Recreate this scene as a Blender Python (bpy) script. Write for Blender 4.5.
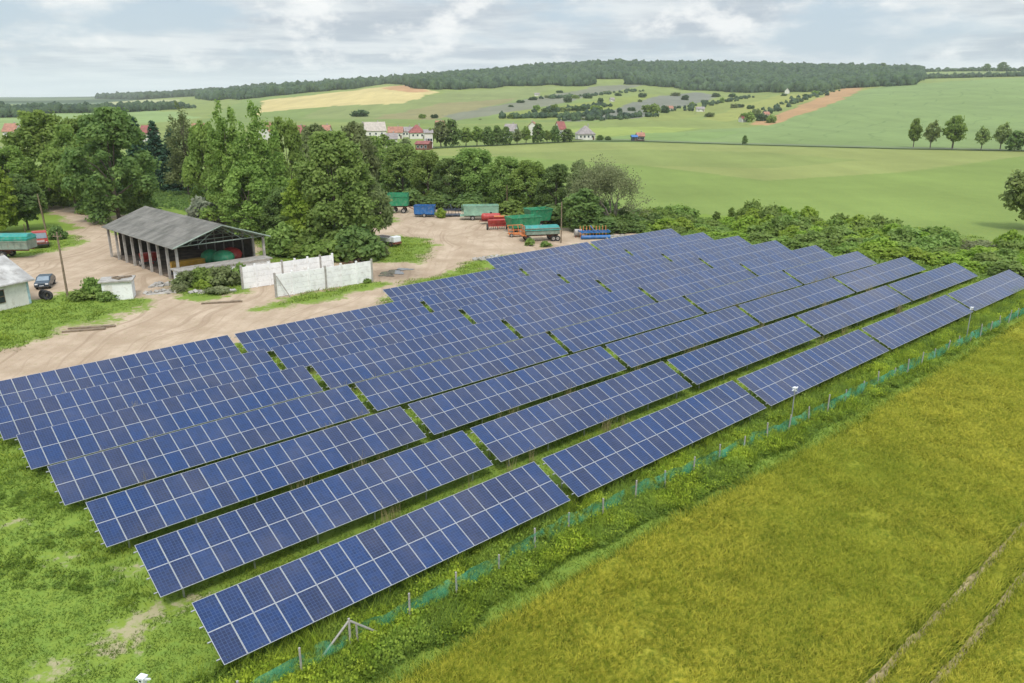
import bpy, bmesh, math, random
import numpy as np
from mathutils import Vector, Matrix
random.seed(7); rng = np.random.default_rng(11)
for o in list(bpy.data.objects): bpy.data.objects.remove(o)
S = bpy.context.scene
COL = S.collection
R = math.radians
# ------------------------------------------------------------------ camera
F = 787.0; PIT = R(17.29); H = 22.85
cam = bpy.data.objects.new('camera', bpy.data.cameras.new('camera')); COL.objects.link(cam)
cam.location = (0, 0, H); cam.rotation_euler = (R(90) - PIT, 0, 0)
cam.data.sensor_width = 36; cam.data.lens = F * 36 / 1024
cam.data.clip_start = .5; cam.data.clip_end = 40000
S.camera = cam
# ------------------------------------------------------------------ light
SUN_EL, SUN_AZ = R(55), R(172)            # azimuth clockwise from +y
SUN_STRENGTH = 2.3
HAZE = 7.5e-5
S.view_settings.view_transform = 'Standard'; S.view_settings.look = 'None'
S.view_settings.gamma = 1; S.view_settings.exposure = 0.12
sun = bpy.data.objects.new('sun', bpy.data.lights.new('sun', 'SUN')); COL.objects.link(sun)
sun.data.energy = SUN_STRENGTH; sun.data.angle = R(14); sun.data.color = (1, .955, .89)
sd_ = Vector((math.sin(SUN_AZ) * math.cos(SUN_EL), math.cos(SUN_AZ) * math.cos(SUN_EL), math.sin(SUN_EL)))
sun.rotation_euler = sd_.to_track_quat('Z', 'Y').to_euler()
W = bpy.data.worlds.new('World'); S.world = W; W.use_nodes = True

class NT:
    def __init__(s, tree): s.t = tree; s.n = tree.nodes; s.l = tree.links
    def node(s, typ, ins=None, **kw):
        n = s.n.new(typ)
        for k, v in kw.items(): setattr(n, k, v)
        for k, v in (ins or {}).items(): s.put(n.inputs[k], v)
        return n
    def put(s, sock, v):
        if isinstance(v, bpy.types.NodeSocket): s.l.new(v, sock)
        else: sock.default_value = v
    def math(s, op, a, b=0., c=0., clamp=False):
        n = s.node('ShaderNodeMath', operation=op, use_clamp=clamp)
        for i, v in enumerate((a, b, c)): s.put(n.inputs[i], v)
        return n.outputs[0]
    def mix(s, f, a, b, mode='MIX'):
        n = s.node('ShaderNodeMix', data_type='RGBA', blend_type=mode)
        s.put(n.inputs[0], f); s.put(n.inputs[6], a); s.put(n.inputs[7], b)
        return n.outputs[2]
    def noise(s, vec, scale, detail=4, rough=.55, out=0):
        n = s.node('ShaderNodeTexNoise', {'Scale': scale, 'Detail': detail, 'Roughness': rough})
        if vec is not None: s.l.new(vec, n.inputs['Vector'])
        return n.outputs[out]
    def ramp(s, f, a, b, lo=0., hi=1.):
        n = s.node('ShaderNodeMapRange', {0: f, 1: a, 2: b, 3: lo, 4: hi}); n.interpolation_type = 'SMOOTHSTEP'
        return n.outputs[0]
    def mapping(s, vec, scale=(1, 1, 1), rot=(0, 0, 0), loc=(0, 0, 0)):
        n = s.node('ShaderNodeMapping', {'Scale': scale, 'Rotation': rot, 'Location': loc}); s.l.new(vec, n.inputs[0])
        return n.outputs[0]

def c4(c): return (c[0], c[1], c[2], 1)
w = NT(W.node_tree); w.n.clear()
tc = w.node('ShaderNodeTexCoord').outputs['Generated']
sep = w.node('ShaderNodeSeparateXYZ', {0: tc}); zz = w.math('MAXIMUM', sep.outputs[2], 0.0)
den = w.math('ADD', zz, .05)
px = w.math('DIVIDE', sep.outputs[0], den); py = w.math('DIVIDE', sep.outputs[1], den)
pv = w.node('ShaderNodeCombineXYZ', {0: px, 1: py, 2: 0.0}).outputs[0]
n1 = w.noise(pv, .42, 7, .58)
n2 = w.noise(w.mapping(tc, (1, 1, 3.3), loc=(3.6, .4, .2)), 5.5, 8, .55)
n3 = w.noise(w.mapping(tc, (1, 1, 1.9), loc=(7.1, 2.4, .9)), 11, 8, .6)
sky = w.node('ShaderNodeTexSky'); sky.sky_type = 'NISHITA'; sky.sun_disc = False
sky.sun_elevation = SUN_EL; sky.sun_rotation = SUN_AZ; sky.air_density = 1.2; sky.dust_density = 1.5
blue = w.mix(1.0, sky.outputs[0], (.085, .085, .085, 1), 'MULTIPLY')
blue = w.mix(.75, blue, (.50, .62, .76, 1))
grey = w.mix(w.ramp(n1, .40, .60), (.43, .49, .57, 1), (.74, .78, .81, 1))
cl = w.mix(w.ramp(n2, .38, .56), blue, grey)
puff = w.math('MULTIPLY', w.ramp(n3, .47, .64), w.ramp(n2, .36, .6))
cl = w.mix(w.math('MULTIPLY', puff, .85), cl, (.95, .95, .945, 1))
cl = w.mix(w.ramp(zz, .0, .05, .7, 0.), cl, (.72, .79, .84, 1))
bright = w.math('ADD', 1.0, w.ramp(zz, .12, .95, 0., 1.0))
cl = w.mix(1.0, cl, w.node('ShaderNodeCombineXYZ', {0: bright, 1: bright, 2: bright}).outputs[0], 'MULTIPLY')
bg = w.node('ShaderNodeBackground', {'Color': cl, 'Strength': 1.0})
w.l.new(bg.outputs[0], w.node('ShaderNodeOutputWorld').inputs[0])

# ------------------------------------------------------------------ helpers
def lin(r, g, b, k=.6):
    f = lambda x: ((x / 255 + .055) / 1.055) ** 2.4 if x > 10 else x / 255 / 12.92
    return (f(r) * k, f(g) * k, f(b) * k)
def tag(o, label=None, cat=None, group=None, kind=None):
    if label: o['label'] = label
    if cat: o['category'] = cat
    if group: o['group'] = group
    if kind: o['kind'] = kind
    return o
def link(o, parent=None):
    COL.objects.link(o)
    if parent is not None: o.parent = parent
    return o
def empty(name, loc, rz=0, scale=1):
    o = bpy.data.objects.new(name, None); link(o); o.location = loc; o.rotation_euler = (0, 0, rz)
    o.scale = (scale,) * 3 if not hasattr(scale, '__len__') else scale
    o.empty_display_size = .2
    return o
def mesh_np(name, V, Fc, mats, midx=None, smooth=False):
    V = np.asarray(V, np.float32); Fc = np.asarray(Fc, np.int32)
    me = bpy.data.meshes.new(name); k = Fc.shape[1]; n = len(Fc)
    me.vertices.add(len(V)); me.vertices.foreach_set('co', V.ravel())
    me.loops.add(n * k); me.loops.foreach_set('vertex_index', Fc.ravel())
    me.polygons.add(n); me.polygons.foreach_set('loop_start', np.arange(n, dtype=np.int32) * k)
    for m in (mats if isinstance(mats, (list, tuple)) else [mats]): me.materials.append(m)
    if midx is not None: me.polygons.foreach_set('material_index', np.asarray(midx, np.int32))
    me.update(calc_edges=True)
    if smooth: me.shade_smooth()
    return me
def objm(name, me, parent=None, loc=None):
    o = bpy.data.objects.new(name, me); link(o, parent)
    if loc is not None: o.location = loc
    return o
def attr_col(me, name, C):
    a = me.color_attributes.new(name, 'FLOAT_COLOR', 'POINT'); C = np.asarray(C, np.float32)
    if C.shape[1] == 3: C = np.column_stack([C, np.ones(len(C), np.float32)])
    a.data.foreach_set('color', C.ravel())
def attr_f(me, name, A):
    a = me.attributes.new(name, 'FLOAT', 'POINT'); a.data.foreach_set('value', np.asarray(A, np.float32))
class MB:
    """collects boxes, prisms and tubes into ONE mesh"""
    def __init__(s): s.bm = bmesh.new()
    def box(s, cx, cy, cz, sx, sy, sz, rz=0, rx=0, ry=0, bev=0, mi=0):
        r = bmesh.ops.create_cube(s.bm, size=1)
        M = Matrix.Translation((cx, cy, cz)) @ Matrix.Rotation(rz, 4, 'Z') @ Matrix.Rotation(ry, 4, 'Y') @ Matrix.Rotation(rx, 4, 'X') @ Matrix.Diagonal((sx, sy, sz, 1))
        bmesh.ops.transform(s.bm, matrix=M, verts=r['verts'])
        fs = {f for v in r['verts'] for f in v.link_faces}
        for f in fs: f.material_index = mi
        if bev:
            es = list({e for v in r['verts'] for e in v.link_edges})
            b = bmesh.ops.bevel(s.bm, geom=es, offset=bev, segments=2, affect='EDGES', profile=.6)
        return s
    def poly(s, top, bot, mi=0):
        """loft between two loops of equal length, capped"""
        a = [s.bm.verts.new(p) for p in bot]; b = [s.bm.verts.new(p) for p in top]; n = len(a); fs = []
        for i in range(n): fs.append(s.bm.faces.new((a[i], a[(i + 1) % n], b[(i + 1) % n], b[i])))
        fs.append(s.bm.faces.new(a[::-1])); fs.append(s.bm.faces.new(b))
        for f in fs: f.material_index = mi
        return s
    def taper(s, x0, x1, y0, y1, z0, z1, fx0=0, fx1=0, fy=0, mi=0):
        """box whose top is wider by fx0, fx1, fy"""
        bot = [(x0, y0, z0), (x1, y0, z0), (x1, y1, z0), (x0, y1, z0)]
        top = [(x0 - fx0, y0 - fy, z1), (x1 + fx1, y0 - fy, z1), (x1 + fx1, y1 + fy, z1), (x0 - fx0, y1 + fy, z1)]
        return s.poly(top, bot, mi)
    def cyl(s, p, q, r0, r1=None, n=8, mi=0):
        p = Vector(p); q = Vector(q); r1 = r0 if r1 is None else r1; d = (q - p)
        u = d.orthogonal().normalized(); v = d.normalized().cross(u)
        L = [[c + (u * math.cos(2 * math.pi * i / n) + v * math.sin(2 * math.pi * i / n)) * r for i in range(n)] for c, r in ((p, r0), (q, r1))]
        return s.poly(L[1], L[0], mi)
    def build(s, name, mats, parent=None, smooth=False):
        me = bpy.data.meshes.new(name); bmesh.ops.recalc_face_normals(s.bm, faces=s.bm.faces[:]); s.bm.to_mesh(me); s.bm.free()
        for m in (mats if isinstance(mats, (list, tuple)) else [mats]): me.materials.append(m)
        if smooth: me.shade_smooth()
        return objm(name, me, parent)
def tubes(paths, n=6):
    V = []; Fq = []; off = 0
    for pts, rad in paths:
        pts = np.asarray(pts, float); m = len(pts)
        T = np.gradient(pts, axis=0); T /= np.linalg.norm(T, axis=1)[:, None] + 1e-9
        ref = np.array([.3, .9, .1]); U = np.cross(T, ref); U /= np.linalg.norm(U, axis=1)[:, None] + 1e-9; Wv = np.cross(T, U)
        a = np.arange(n) * 2 * np.pi / n
        ring = pts[:, None, :] + np.asarray(rad)[:, None, None] * (np.cos(a)[None, :, None] * U[:, None, :] + np.sin(a)[None, :, None] * Wv[:, None, :])
        V.append(ring.reshape(-1, 3)); i = np.arange(m - 1)[:, None] * n; j = np.arange(n)[None, :]; j2 = (j + 1) % n
        Fq.append(np.stack([i + j, i + j2, i + n + j2, i + n + j], -1).reshape(-1, 4) + off); off += m * n
    return np.concatenate(V), np.concatenate(Fq)
def scatter(tv, tf, pos, sc, rz, lean=None):
    tv = np.asarray(tv, float); tf = np.asarray(tf); N = len(pos); sc = np.asarray(sc, float)
    if sc.ndim == 1: sc = sc[:, None] * np.ones(3)
    P = tv[None] * sc[:, None, :]; c, s_ = np.cos(rz)[:, None], np.sin(rz)[:, None]
    X = P[..., 0] * c - P[..., 1] * s_; Y = P[..., 0] * s_ + P[..., 1] * c
    V = np.stack([X, Y, P[..., 2]], -1)
    if lean is not None: V[..., :2] += lean[:, None, :] * V[..., 2:3]
    V += np.asarray(pos)[:, None, :]
    Fq = tf[None] + (np.arange(N) * len(tv))[:, None, None]
    return V.reshape(-1, 3), Fq.reshape(-1, tf.shape[1])

# pixel <-> place
def ray(u, v):
    r = (u - 512) / F; q = -(v - 341.5) / F; cp, sp = math.cos(PIT), math.sin(PIT)
    return np.array([r, cp + q * sp, -sp + q * cp])
def at(u, v, z=0.):
    D = ray(u, v); t = (z - H) / D[2]; return Vector(D * t + np.array([0, 0, H]))
def zat(y, v): return H + y * math.tan(-PIT + math.atan((341.5 - v) / F))
def depth(y, z=0): return y * math.cos(PIT) + (H - z) * math.sin(PIT)
def vof(y, z): return 341.5 - F * np.tan(PIT + np.arctan((z - H) / y))
def uof(x, y, z): return 512 + F * x / (y * math.cos(PIT) + (H - z) * math.sin(PIT))
def inside(poly, u, v):
    P = np.asarray(poly, float); r = np.zeros(u.shape, bool); n = len(P)
    for i in range(n):
        x0, y0 = P[i]; x1, y1 = P[(i + 1) % n]
        if y0 == y1: continue
        cnd = ((y0 > v) != (y1 > v)) & (u < (x1 - x0) * (v - y0) / (y1 - y0) + x0)
        r ^= cnd
    return r
def sdist(poly, x, y):
    """signed distance in metres, negative inside"""
    P = np.asarray(poly, float); d = np.full(x.shape, 1e9); n = len(P)
    for i in range(n):
        a = P[i]; b = P[(i + 1) % n]; e = b - a
        t = np.clip(((x - a[0]) * e[0] + (y - a[1]) * e[1]) / (e @ e + 1e-9), 0, 1)
        d = np.minimum(d, np.hypot(x - a[0] - t * e[0], y - a[1] - t * e[1]))
    return np.where(inside(poly, x, y), -d, d)
def gpoly(pts): return [tuple(at(u, v))[:2] for u, v in pts]
ORD = ['first', 'second', 'third', 'fourth', 'fifth', 'sixth', 'seventh', 'eighth', 'ninth', 'tenth', 'eleventh', 'twelfth', 'thirteenth', 'fourteenth', 'fifteenth', 'sixteenth', 'seventeenth', 'eighteenth', 'nineteenth', 'twentieth']
def ordn(i):
    if i < 20: return ORD[i]
    n = i + 1; return '%d%s' % (n, {1: 'st', 2: 'nd', 3: 'rd'}.get(n % 10 if n % 100 not in (11, 12, 13) else 0, 'th'))

# ------------------------------------------------------------------ materials
def simple(name, col, rough=.7, metal=0., var=.25, scale=2., bump=0., dirt=None, dirtamt=.0):
    m = bpy.data.materials.new(name); m.use_nodes = True; t = NT(m.node_tree); b = t.n['Principled BSDF']
    co = t.node('ShaderNodeTexCoord').outputs['Object']
    n = t.noise(co, scale, 5, .6)
    k = t.ramp(n, .3, .7, 1 - var, 1 + var)
    cc = t.mix(1.0, c4(col), t.node('ShaderNodeCombineXYZ', {0: k, 1: k, 2: k}).outputs[0], 'MULTIPLY')
    if dirt: cc = t.mix(t.math('MULTIPLY', t.ramp(t.noise(co, scale * 1.7 + .3, 6, .7), .48, .72), dirtamt), cc, c4(dirt))
    t.put(b.inputs['Base Color'], cc); b.inputs['Roughness'].default_value = rough; b.inputs['Metallic'].default_value = metal
    if bump:
        bn = t.node('ShaderNodeBump', {'Strength': .5, 'Distance': bump, 'Height': t.noise(co, scale * 6, 4)})
        t.put(b.inputs['Normal'], bn.outputs[0])
    return m
def leafmat(name, a, b, scale=.35, trans=.5, hue=.018):
    m = bpy.data.materials.new(name); m.use_nodes = True; t = NT(m.node_tree); p = t.n['Principled BSDF']
    g = t.node('ShaderNodeNewGeometry'); oi = t.node('ShaderNodeObjectInfo')
    n = t.noise(g.outputs['Position'], scale, 4, .6); n2 = t.noise(g.outputs['Position'], scale * 9, 2, .5)
    f = t.math('ADD', t.math('MULTIPLY', n, .65), t.math('MULTIPLY', n2, .5))
    cc = t.mix(t.ramp(f, .38, .78), c4(a), c4(b))
    hs = t.node('ShaderNodeHueSaturation', {'Hue': t.math('ADD', .5 - hue / 2, t.math('MULTIPLY', oi.outputs['Random'], hue)),
        'Value': t.math('ADD', .85, t.math('MULTIPLY', oi.outputs['Random'], .3)), 'Saturation': 1.0, 'Color': cc})
    t.put(p.inputs['Base Color'], hs.outputs[0]); p.inputs['Roughness'].default_value = .65; p.inputs['Specular IOR Level'].default_value = .25
    tr = t.node('ShaderNodeBsdfTranslucent', {'Color': hs.outputs[0]})
    mx = t.node('ShaderNodeMixShader', {0: trans}); t.l.new(p.outputs[0], mx.inputs[1]); t.l.new(tr.outputs[0], mx.inputs[2])
    t.l.new(mx.outputs[0], t.n['Material Output'].inputs[0])
    return m
M = {}
M['wood'] = simple('weathered_wood', (.20, .15, .10), .85, var=.3, scale=4)
M['bark'] = simple('bark', (.13, .105, .08), .9, var=.35, scale=3, bump=.05)
M['palebark'] = simple('pale_bark', (.24, .21, .16), .9, var=.35, scale=3)
M['concrete'] = simple('concrete', (.36, .34, .31), .9, var=.2, scale=1.5, dirt=(.12, .10, .07), dirtamt=.6)
M['white_concrete'] = simple('white_concrete', (.80, .80, .79), .85, var=.08, scale=.8, dirt=(.40, .37, .32), dirtamt=.5)
M['white_wall'] = simple('white_render', (.72, .70, .65), .85, var=.12, scale=.6, dirt=(.36, .32, .26), dirtamt=.5)
M['roof_grey'] = simple('grey_sheet_roof', (.25, .245, .23), .8, var=.2, scale=.8, dirt=(.16, .14, .11), dirtamt=.6)
M['steel'] = simple('galvanised_steel', (.42, .43, .43), .5, .6, var=.15)
M['green_steel'] = simple('pale_green_steel', (.25, .31, .26), .6, var=.2)
M['alu'] = simple('aluminium', (.50, .51, .53), .45, .35, var=.05)
M['rubber'] = simple('rubber', (.025, .025, .025), .85, var=.3)
M['rim'] = simple('rim', (.35, .33, .30), .6, var=.3)
M['black'] = simple('black_metal', (.03, .03, .032), .6)
M['white'] = simple('white_paint', (.75, .76, .78), .4, var=.05)
M['glassdark'] = simple('dark_glass', (.03, .04, .05), .12, var=.1)
M['windscreen'] = simple('windscreen', (.22, .27, .31), .15, var=.1)
for nm, c in dict(green=(.02, .24, .11), teal=(.02, .30, .21), tealtarp=(.02, .26, .23), blue=(.02, .13, .36), palegreen=(.24, .42, .31), red=(.38, .035, .03), redbrown=(.17, .05, .035),
                  orange=(.62, .19, .05), yellow=(.62, .36, .05), darkblue=(.02, .035, .06), brown=(.13, .08, .05), greygreen=(.20, .26, .21), brightgreen=(.05, .33, .16)).items():
    M[nm] = simple(nm + '_paint', c, .55, var=.22, scale=1.2, dirt=(.24, .19, .14), dirtamt=.62)
M['terracotta'] = simple('terracotta_tiles', (.33, .16, .11), .85, var=.25, scale=.8)
M['redroof'] = simple('dark_red_tiles', (.25, .085, .075), .85, var=.25, scale=.8)
M['greyroof'] = simple('old_grey_tiles', (.26, .23, .22), .85, var=.25, scale=.8)
M['beigeroof'] = simple('beige_tiles', (.42, .37, .32), .85, var=.2, scale=.8)
M['render'] = simple('pale_render', (.66, .64, .58), .85, var=.1, scale=.3)
M['leaf_mid'] = leafmat('leaf_mid', (.175, .27, .06), (.32, .43, .10))
M['leaf_dark'] = leafmat('leaf_dark', (.12, .20, .06), (.23, .32, .085))
M['leaf_light'] = leafmat('leaf_light', (.18, .28, .065), (.33, .44, .12))
M['leaf_lime'] = leafmat('leaf_lime', (.21, .33, .04), (.38, .50, .08))
M['leaf_olive'] = leafmat('leaf_olive', (.18, .23, .085), (.29, .34, .14))
M['leaf_spruce'] = leafmat('leaf_spruce', (.025, .075, .045), (.06, .125, .065), trans=.1)
M['leaf_pale'] = leafmat('leaf_pale', (.22, .30, .10), (.38, .46, .15))
M['leaf_silver'] = leafmat('leaf_silver', (.24, .28, .19), (.42, .45, .33))
M['leaf_brown'] = leafmat('leaf_brown', (.20, .23, .10), (.32, .34, .17))
M['leaf_far'] = leafmat('leaf_far', (.06, .11, .045), (.12, .18, .07), scale=.12)
# ------------------------------------------------------------------ terrain
KY = np.array([300, 380, 640, 900, 1300, 1600, 2300, 3000, 4500, 9000.])
KU = np.array([-600, 0, 150, 250, 300, 400, 500, 600, 700, 800, 870, 950, 1024, 1424, 1800.])
KV = {640: [127, 127, 127, 127, 127, 126, 125, 125, 127, 126, 125, 124, 122, 120, 120],
      900: [118.3, 118.3, 118, 117, 116, 112, 111, 108, 112, 107, 105, 103, 101, 98, 98],
      1300: [111.6, 111.6, 111, 107, 101, 87.5, 93, 93, 97, 92, 87, 82, 78.5, 76, 76],
      1600: [108.8, 108.5, 106, 101, 95, 86, 85.5, 85, 90, 85, 81, 76.5, 74, 72, 72],
      2300: [105, 105, 102.5, 95, 89, 82.5, 73.5, 66, 66.5, 68, 70.5, 72, 71.5, 72, 72],
      3000: [103, 102.5, 100, 93.5, 89, 85, 78, 72, 72, 74, 76, 78, 78, 78, 78],
      4500: [100.5, 99.5, 96.5, 94, 92, 92, 92, 92, 92, 92, 92, 92, 92, 92, 92],
      9000: [97.5, 97.5, 97, 97, 97, 97, 97, 97, 97, 97, 97, 97, 97, 97, 97]}
KT = 1.046 * (KU - 512) / F
GT = np.linspace(KT[0], KT[-1], 480)
GL = np.linspace(math.log(300), math.log(9000), 300); GY = np.exp(GL)
tab = np.zeros((len(GT), len(KY)))
for j, y in enumerate(KY):
    if y >= 640:
        vv = np.interp(GT, KT, KV[int(y)]); tab[:, j] = H + y * np.tan(-PIT + np.arctan((341.5 - vv) / F))
GZ = np.stack([np.interp(GL, np.log(KY), r) for r in tab])
def sm(A, k, ax):
    kern = np.hanning(k + 2)[1:-1]; kern /= kern.sum(); p = [(0, 0), (0, 0)]; p[ax] = (k // 2, k // 2)
    return np.apply_along_axis(lambda r: np.convolve(r, kern, 'valid'), ax, np.pad(A, p, mode='edge'))
GZ = sm(sm(GZ, 17, 0), 15, 1)
bt, bl = np.meshgrid(GT, GL, indexing='ij'); by = np.exp(bl); bx = bt * by
GZ += np.clip((by - 900) / 900, 0, 1) * (3 * np.sin(bx / 210 + 1) * np.sin(by / 260) + 1.5 * np.sin(bx / 83 + by / 120))
GZ *= np.clip((by - 380) / 300, 0, 1)
def terrain(x, y):
    x = np.asarray(x, float); y = np.asarray(y, float); ys = np.maximum(y, 300.)
    fi = np.clip((x / ys - GT[0]) / (GT[1] - GT[0]), 0, len(GT) - 1.001); fj = np.clip((np.log(ys) - GL[0]) / (GL[1] - GL[0]), 0, len(GL) - 1.001)
    i = fi.astype(int); j = fj.astype(int); a = fi - i; b = fj - j
    z = GZ[i, j] * (1 - a) * (1 - b) + GZ[i + 1, j] * a * (1 - b) + GZ[i, j + 1] * (1 - a) * b + GZ[i + 1, j + 1] * a * b
    return np.where(y < 300, 0., z)
def far(u, v):
    """first place where the sight line through a photo point meets the land"""
    D = ray(u, v); prev = None
    for y in np.exp(np.linspace(math.log(120), math.log(8800), 1500)):
        t = y / D[1]; x = D[0] * t; z = H + D[2] * t
        if z <= float(terrain(x, y)): return Vector((x, y, float(terrain(x, y))))
    return Vector((x, y, float(terrain(x, y))))

def vnoise(x, y, s, seed=0):
    """cheap smooth value noise"""
    x = x / s + seed * 17.3; y = y / s + seed * 9.1; xi = np.floor(x).astype(int); yi = np.floor(y).astype(int); fx = x - xi; fy = y - yi
    h = lambda a, b: (np.sin(a * 127.1 + b * 311.7 + seed) * 43758.5453) % 1
    fx = fx * fx * (3 - 2 * fx); fy = fy * fy * (3 - 2 * fy)
    return (h(xi, yi) * (1 - fx) + h(xi + 1, yi) * fx) * (1 - fy) + (h(xi, yi + 1) * (1 - fx) + h(xi + 1, yi + 1) * fx) * fy

C_GRASS = np.array([.15, .235, .04]); C_FIELD = np.array([.19, .26, .075])
HEDGE_BACK = [(560, 205), (640, 212), (700, 216), (800, 221), (900, 234), (1000, 247), (1150, 268), (1500, 300), (1700, 240), (1700, 165), (560, 165)]
P_FIELD_NEAR = [(-300, 172), (240, 172), (420, 176), (560, 200), (640, 210), (700, 214), (800, 219), (900, 232), (1000, 245), (1150, 262), (1500, 300), (2400, 300), (2400, 100), (-300, 100)]
POLYS = [  # (polygon in photo points, albedo); laid over the land as crops
    ([(-600, 150), (2400, 150), (2400, 60), (-600, 60)], lin(150, 170, 100, .55)),
    ([(430, 149), (600, 142), (750, 146), (1024, 152), (1600, 160), (1600, 168), (1024, 157), (900, 172), (768, 180), (600, 160), (500, 156), (430, 156)], lin(160, 176, 106, .56)),
    ([(480, 154), (620, 149), (768, 152), (860, 160), (768, 168), (640, 165)], lin(150, 170, 100, .55)),
    ([(240, 172), (300, 128), (420, 124), (700, 128), (740, 145), (600, 141), (430, 148)], lin(146, 170, 96, .54)),
    ([(160, 170), (260, 120), (420, 124), (600, 122), (600, 100), (260, 92), (120, 160)], lin(140, 165, 98, .55)),
    ([(255, 124), (262, 101), (330, 93), (385, 86.5), (408, 85), (440, 92), (400, 103), (330, 107), (262, 112)], lin(212, 202, 145, .62)),
    ([(380, 88), (406, 84.5), (433, 91), (412, 92.5)], lin(200, 165, 125, .6)),
    ([(300, 118), (330, 106), (400, 103), (450, 92), (560, 86), (520, 100), (420, 120)], lin(150, 168, 108, .55)),
    ([(370, 119), (440, 103), (520, 98), (470, 112), (430, 120)], lin(160, 160, 115, .55)),
    ([(445, 116), (520, 101), (600, 86), (645, 85), (610, 92), (560, 104), (500, 114), (450, 121)], lin(146, 154, 134, .52)),
    ([(500, 113), (570, 105), (640, 95), (690, 94), (660, 104), (600, 112), (560, 120), (500, 120)], lin(152, 170, 92, .55)),
    ([(560, 121), (610, 111), (650, 97), (700, 92), (720, 97), (668, 110), (640, 118), (570, 122)], lin(142, 150, 138, .52)),
    ([(640, 119), (680, 110), (730, 97), (770, 95), (750, 104), (700, 116), (660, 121)], lin(156, 172, 98, .53)),
    ([(700, 119), (735, 108), (775, 96), (850, 87), (880, 86), (820, 98), (760, 114), (730, 122)], lin(164, 176, 100, .55)),
    ([(745, 125), (790, 110), (842, 88), (862, 86), (857, 93), (810, 112), (768, 126)], lin(190, 158, 118, .6)),
    ([(600, 141), (700, 130), (768, 126), (812, 112), (868, 89), (900, 84.5), (1024, 77.5), (1600, 72), (1800, 150), (1024, 151), (745, 145)], lin(143, 171, 110, .56)),
    ([(560, 129), (640, 127), (700, 128), (650, 137), (590, 136)], lin(160, 182, 100, .58)),
    ([(585, 142), (640, 133), (740, 131), (700, 143)], lin(142, 173, 106, .56)),
    ([(880, 80), (900, 73), (1024, 69), (1500, 66), (1500, 73), (1024, 76)], lin(150, 172, 112, .56)),
    ([(-300, 135), (-300, 109), (60, 108), (180, 112), (200, 118), (120, 126)], lin(155, 185, 120, .55)),
    ([(-300, 109), (60, 107), (120, 100), (180, 99), (175, 108), (100, 110)], lin(190, 200, 150, .55)),
    ([(-300, 105), (-300, 101), (120, 100), (100, 104)], lin(130, 155, 130, .5)),
]
def land_colour(x, y, z):
    u = uof(x, y, z); v = vof(y, z)
    u = u + (vnoise(x, y, 40, 1) - .5) * 7 + (vnoise(x, y, 14, 5) - .5) * 3; v = v + (vnoise(x, y, 60, 2) - .5) * 1.3 + (vnoise(x, y, 22, 6) - .5) * .6
    C = np.tile(C_GRASS, (len(x), 1))
    fm = inside(P_FIELD_NEAR, u, v) & (y > 60); C[fm] = lin(143, 170, 92, .55)
    for i, (p, c) in enumerate(POLYS):
        m = inside(p, u, v) & (y > 60)
        C[m] = c
    wood = (y > 2350); C[wood] = (.035, .065, .03)
    bar = (y < 125) & ((np.interp(x, [-25, -5.1, 1, 6.9, 23.2, 53.6, 92], [6, 25.7, 31.5, 37, 51, 79.4, 114]) - y) > .5) & (x < 260); C[bar] = (.24, .25, .03)
    lay = (y > 3100) & (x < -700); C[lay] = np.array([.10, .14, .07])
    band = lay & (np.sin(y / 260 + x / 900) > .1); C[band] = (.05, .08, .045)
    C *= (1 + .10 * (vnoise(x, y, 120, 8) - .5) + .16 * (vnoise(x, y, 35, 3) - .5) + .10 * (vnoise(x, y, 9, 4) - .5))[:, None]
    return C
D1 = gpoly([(-200, 300), (-60, 262), (25, 256), (60, 250), (78, 243), (75, 236), (62, 233), (78, 229), (68, 222), (45, 212), (38, 206), (50, 204), (90, 209), (105, 214), (112, 230), (140, 245), (180, 262), (250, 268), (272, 262), (340, 262), (375, 258), (385, 262), (420, 262), (432, 245), (420, 238), (395, 236), (370, 240), (360, 215), (385, 204), (460, 203), (520, 215), (560, 228), (640, 228), (640, 236), (560, 250), (492, 258), (484, 268), (440, 275), (400, 284), (392, 300), (380, 308), (300, 332), (240, 345), (120, 365), (0, 390), (-200, 440)])
D2 = gpoly([(105, 228), (140, 245), (180, 264), (262, 262), (262, 240), (200, 225), (150, 215), (112, 215)])
LAWNS = [gpoly(p) for p in (
    [(-200, 385), (-20, 353), (10, 350), (22, 341), (50, 336), (62, 327), (98, 324), (112, 314), (147, 307), (143, 299), (100, 294), (70, 293), (35, 300), (0, 305), (-200, 330)],
    [(255, 310), (290, 297), (372, 282), (388, 284), (330, 298), (275, 309)],
    [(372, 238), (400, 236), (425, 241), (430, 250), (415, 260), (375, 262)],
    [(462, 270), (470, 262), (492, 258), (492, 266)], [(383, 222), (388, 217), (400, 219), (396, 223)],
    [(172, 292), (176, 280), (232, 282), (244, 292), (200, 300)])]
def dirt_sd(x, y):
    d = np.minimum(sdist(D1, x, y), sdist(D2, x, y))
    for L in LAWNS: d = np.maximum(d, -sdist(L, x, y))
    return d
def bare_sd(x, y):
    """worn patches in the grass beside the panels"""
    d = np.full(x.shape, 9.)
    for u, v, r in ((128, 632, 1.0), (118, 648, .8), (155, 608, .7), (50, 672, .8), (130, 570, .6), (12, 522, .6), (60, 560, .5), (140, 622, .7), (196, 600, .5)):
        p = at(u, v); d = np.minimum(d, np.hypot((x - p.x) * .8, (y - p.y)) - r * .75)
    return d
DIRT_GRASS = gpoly([(60, 340), (90, 334), (112, 330), (118, 336), (80, 346)])

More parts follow.
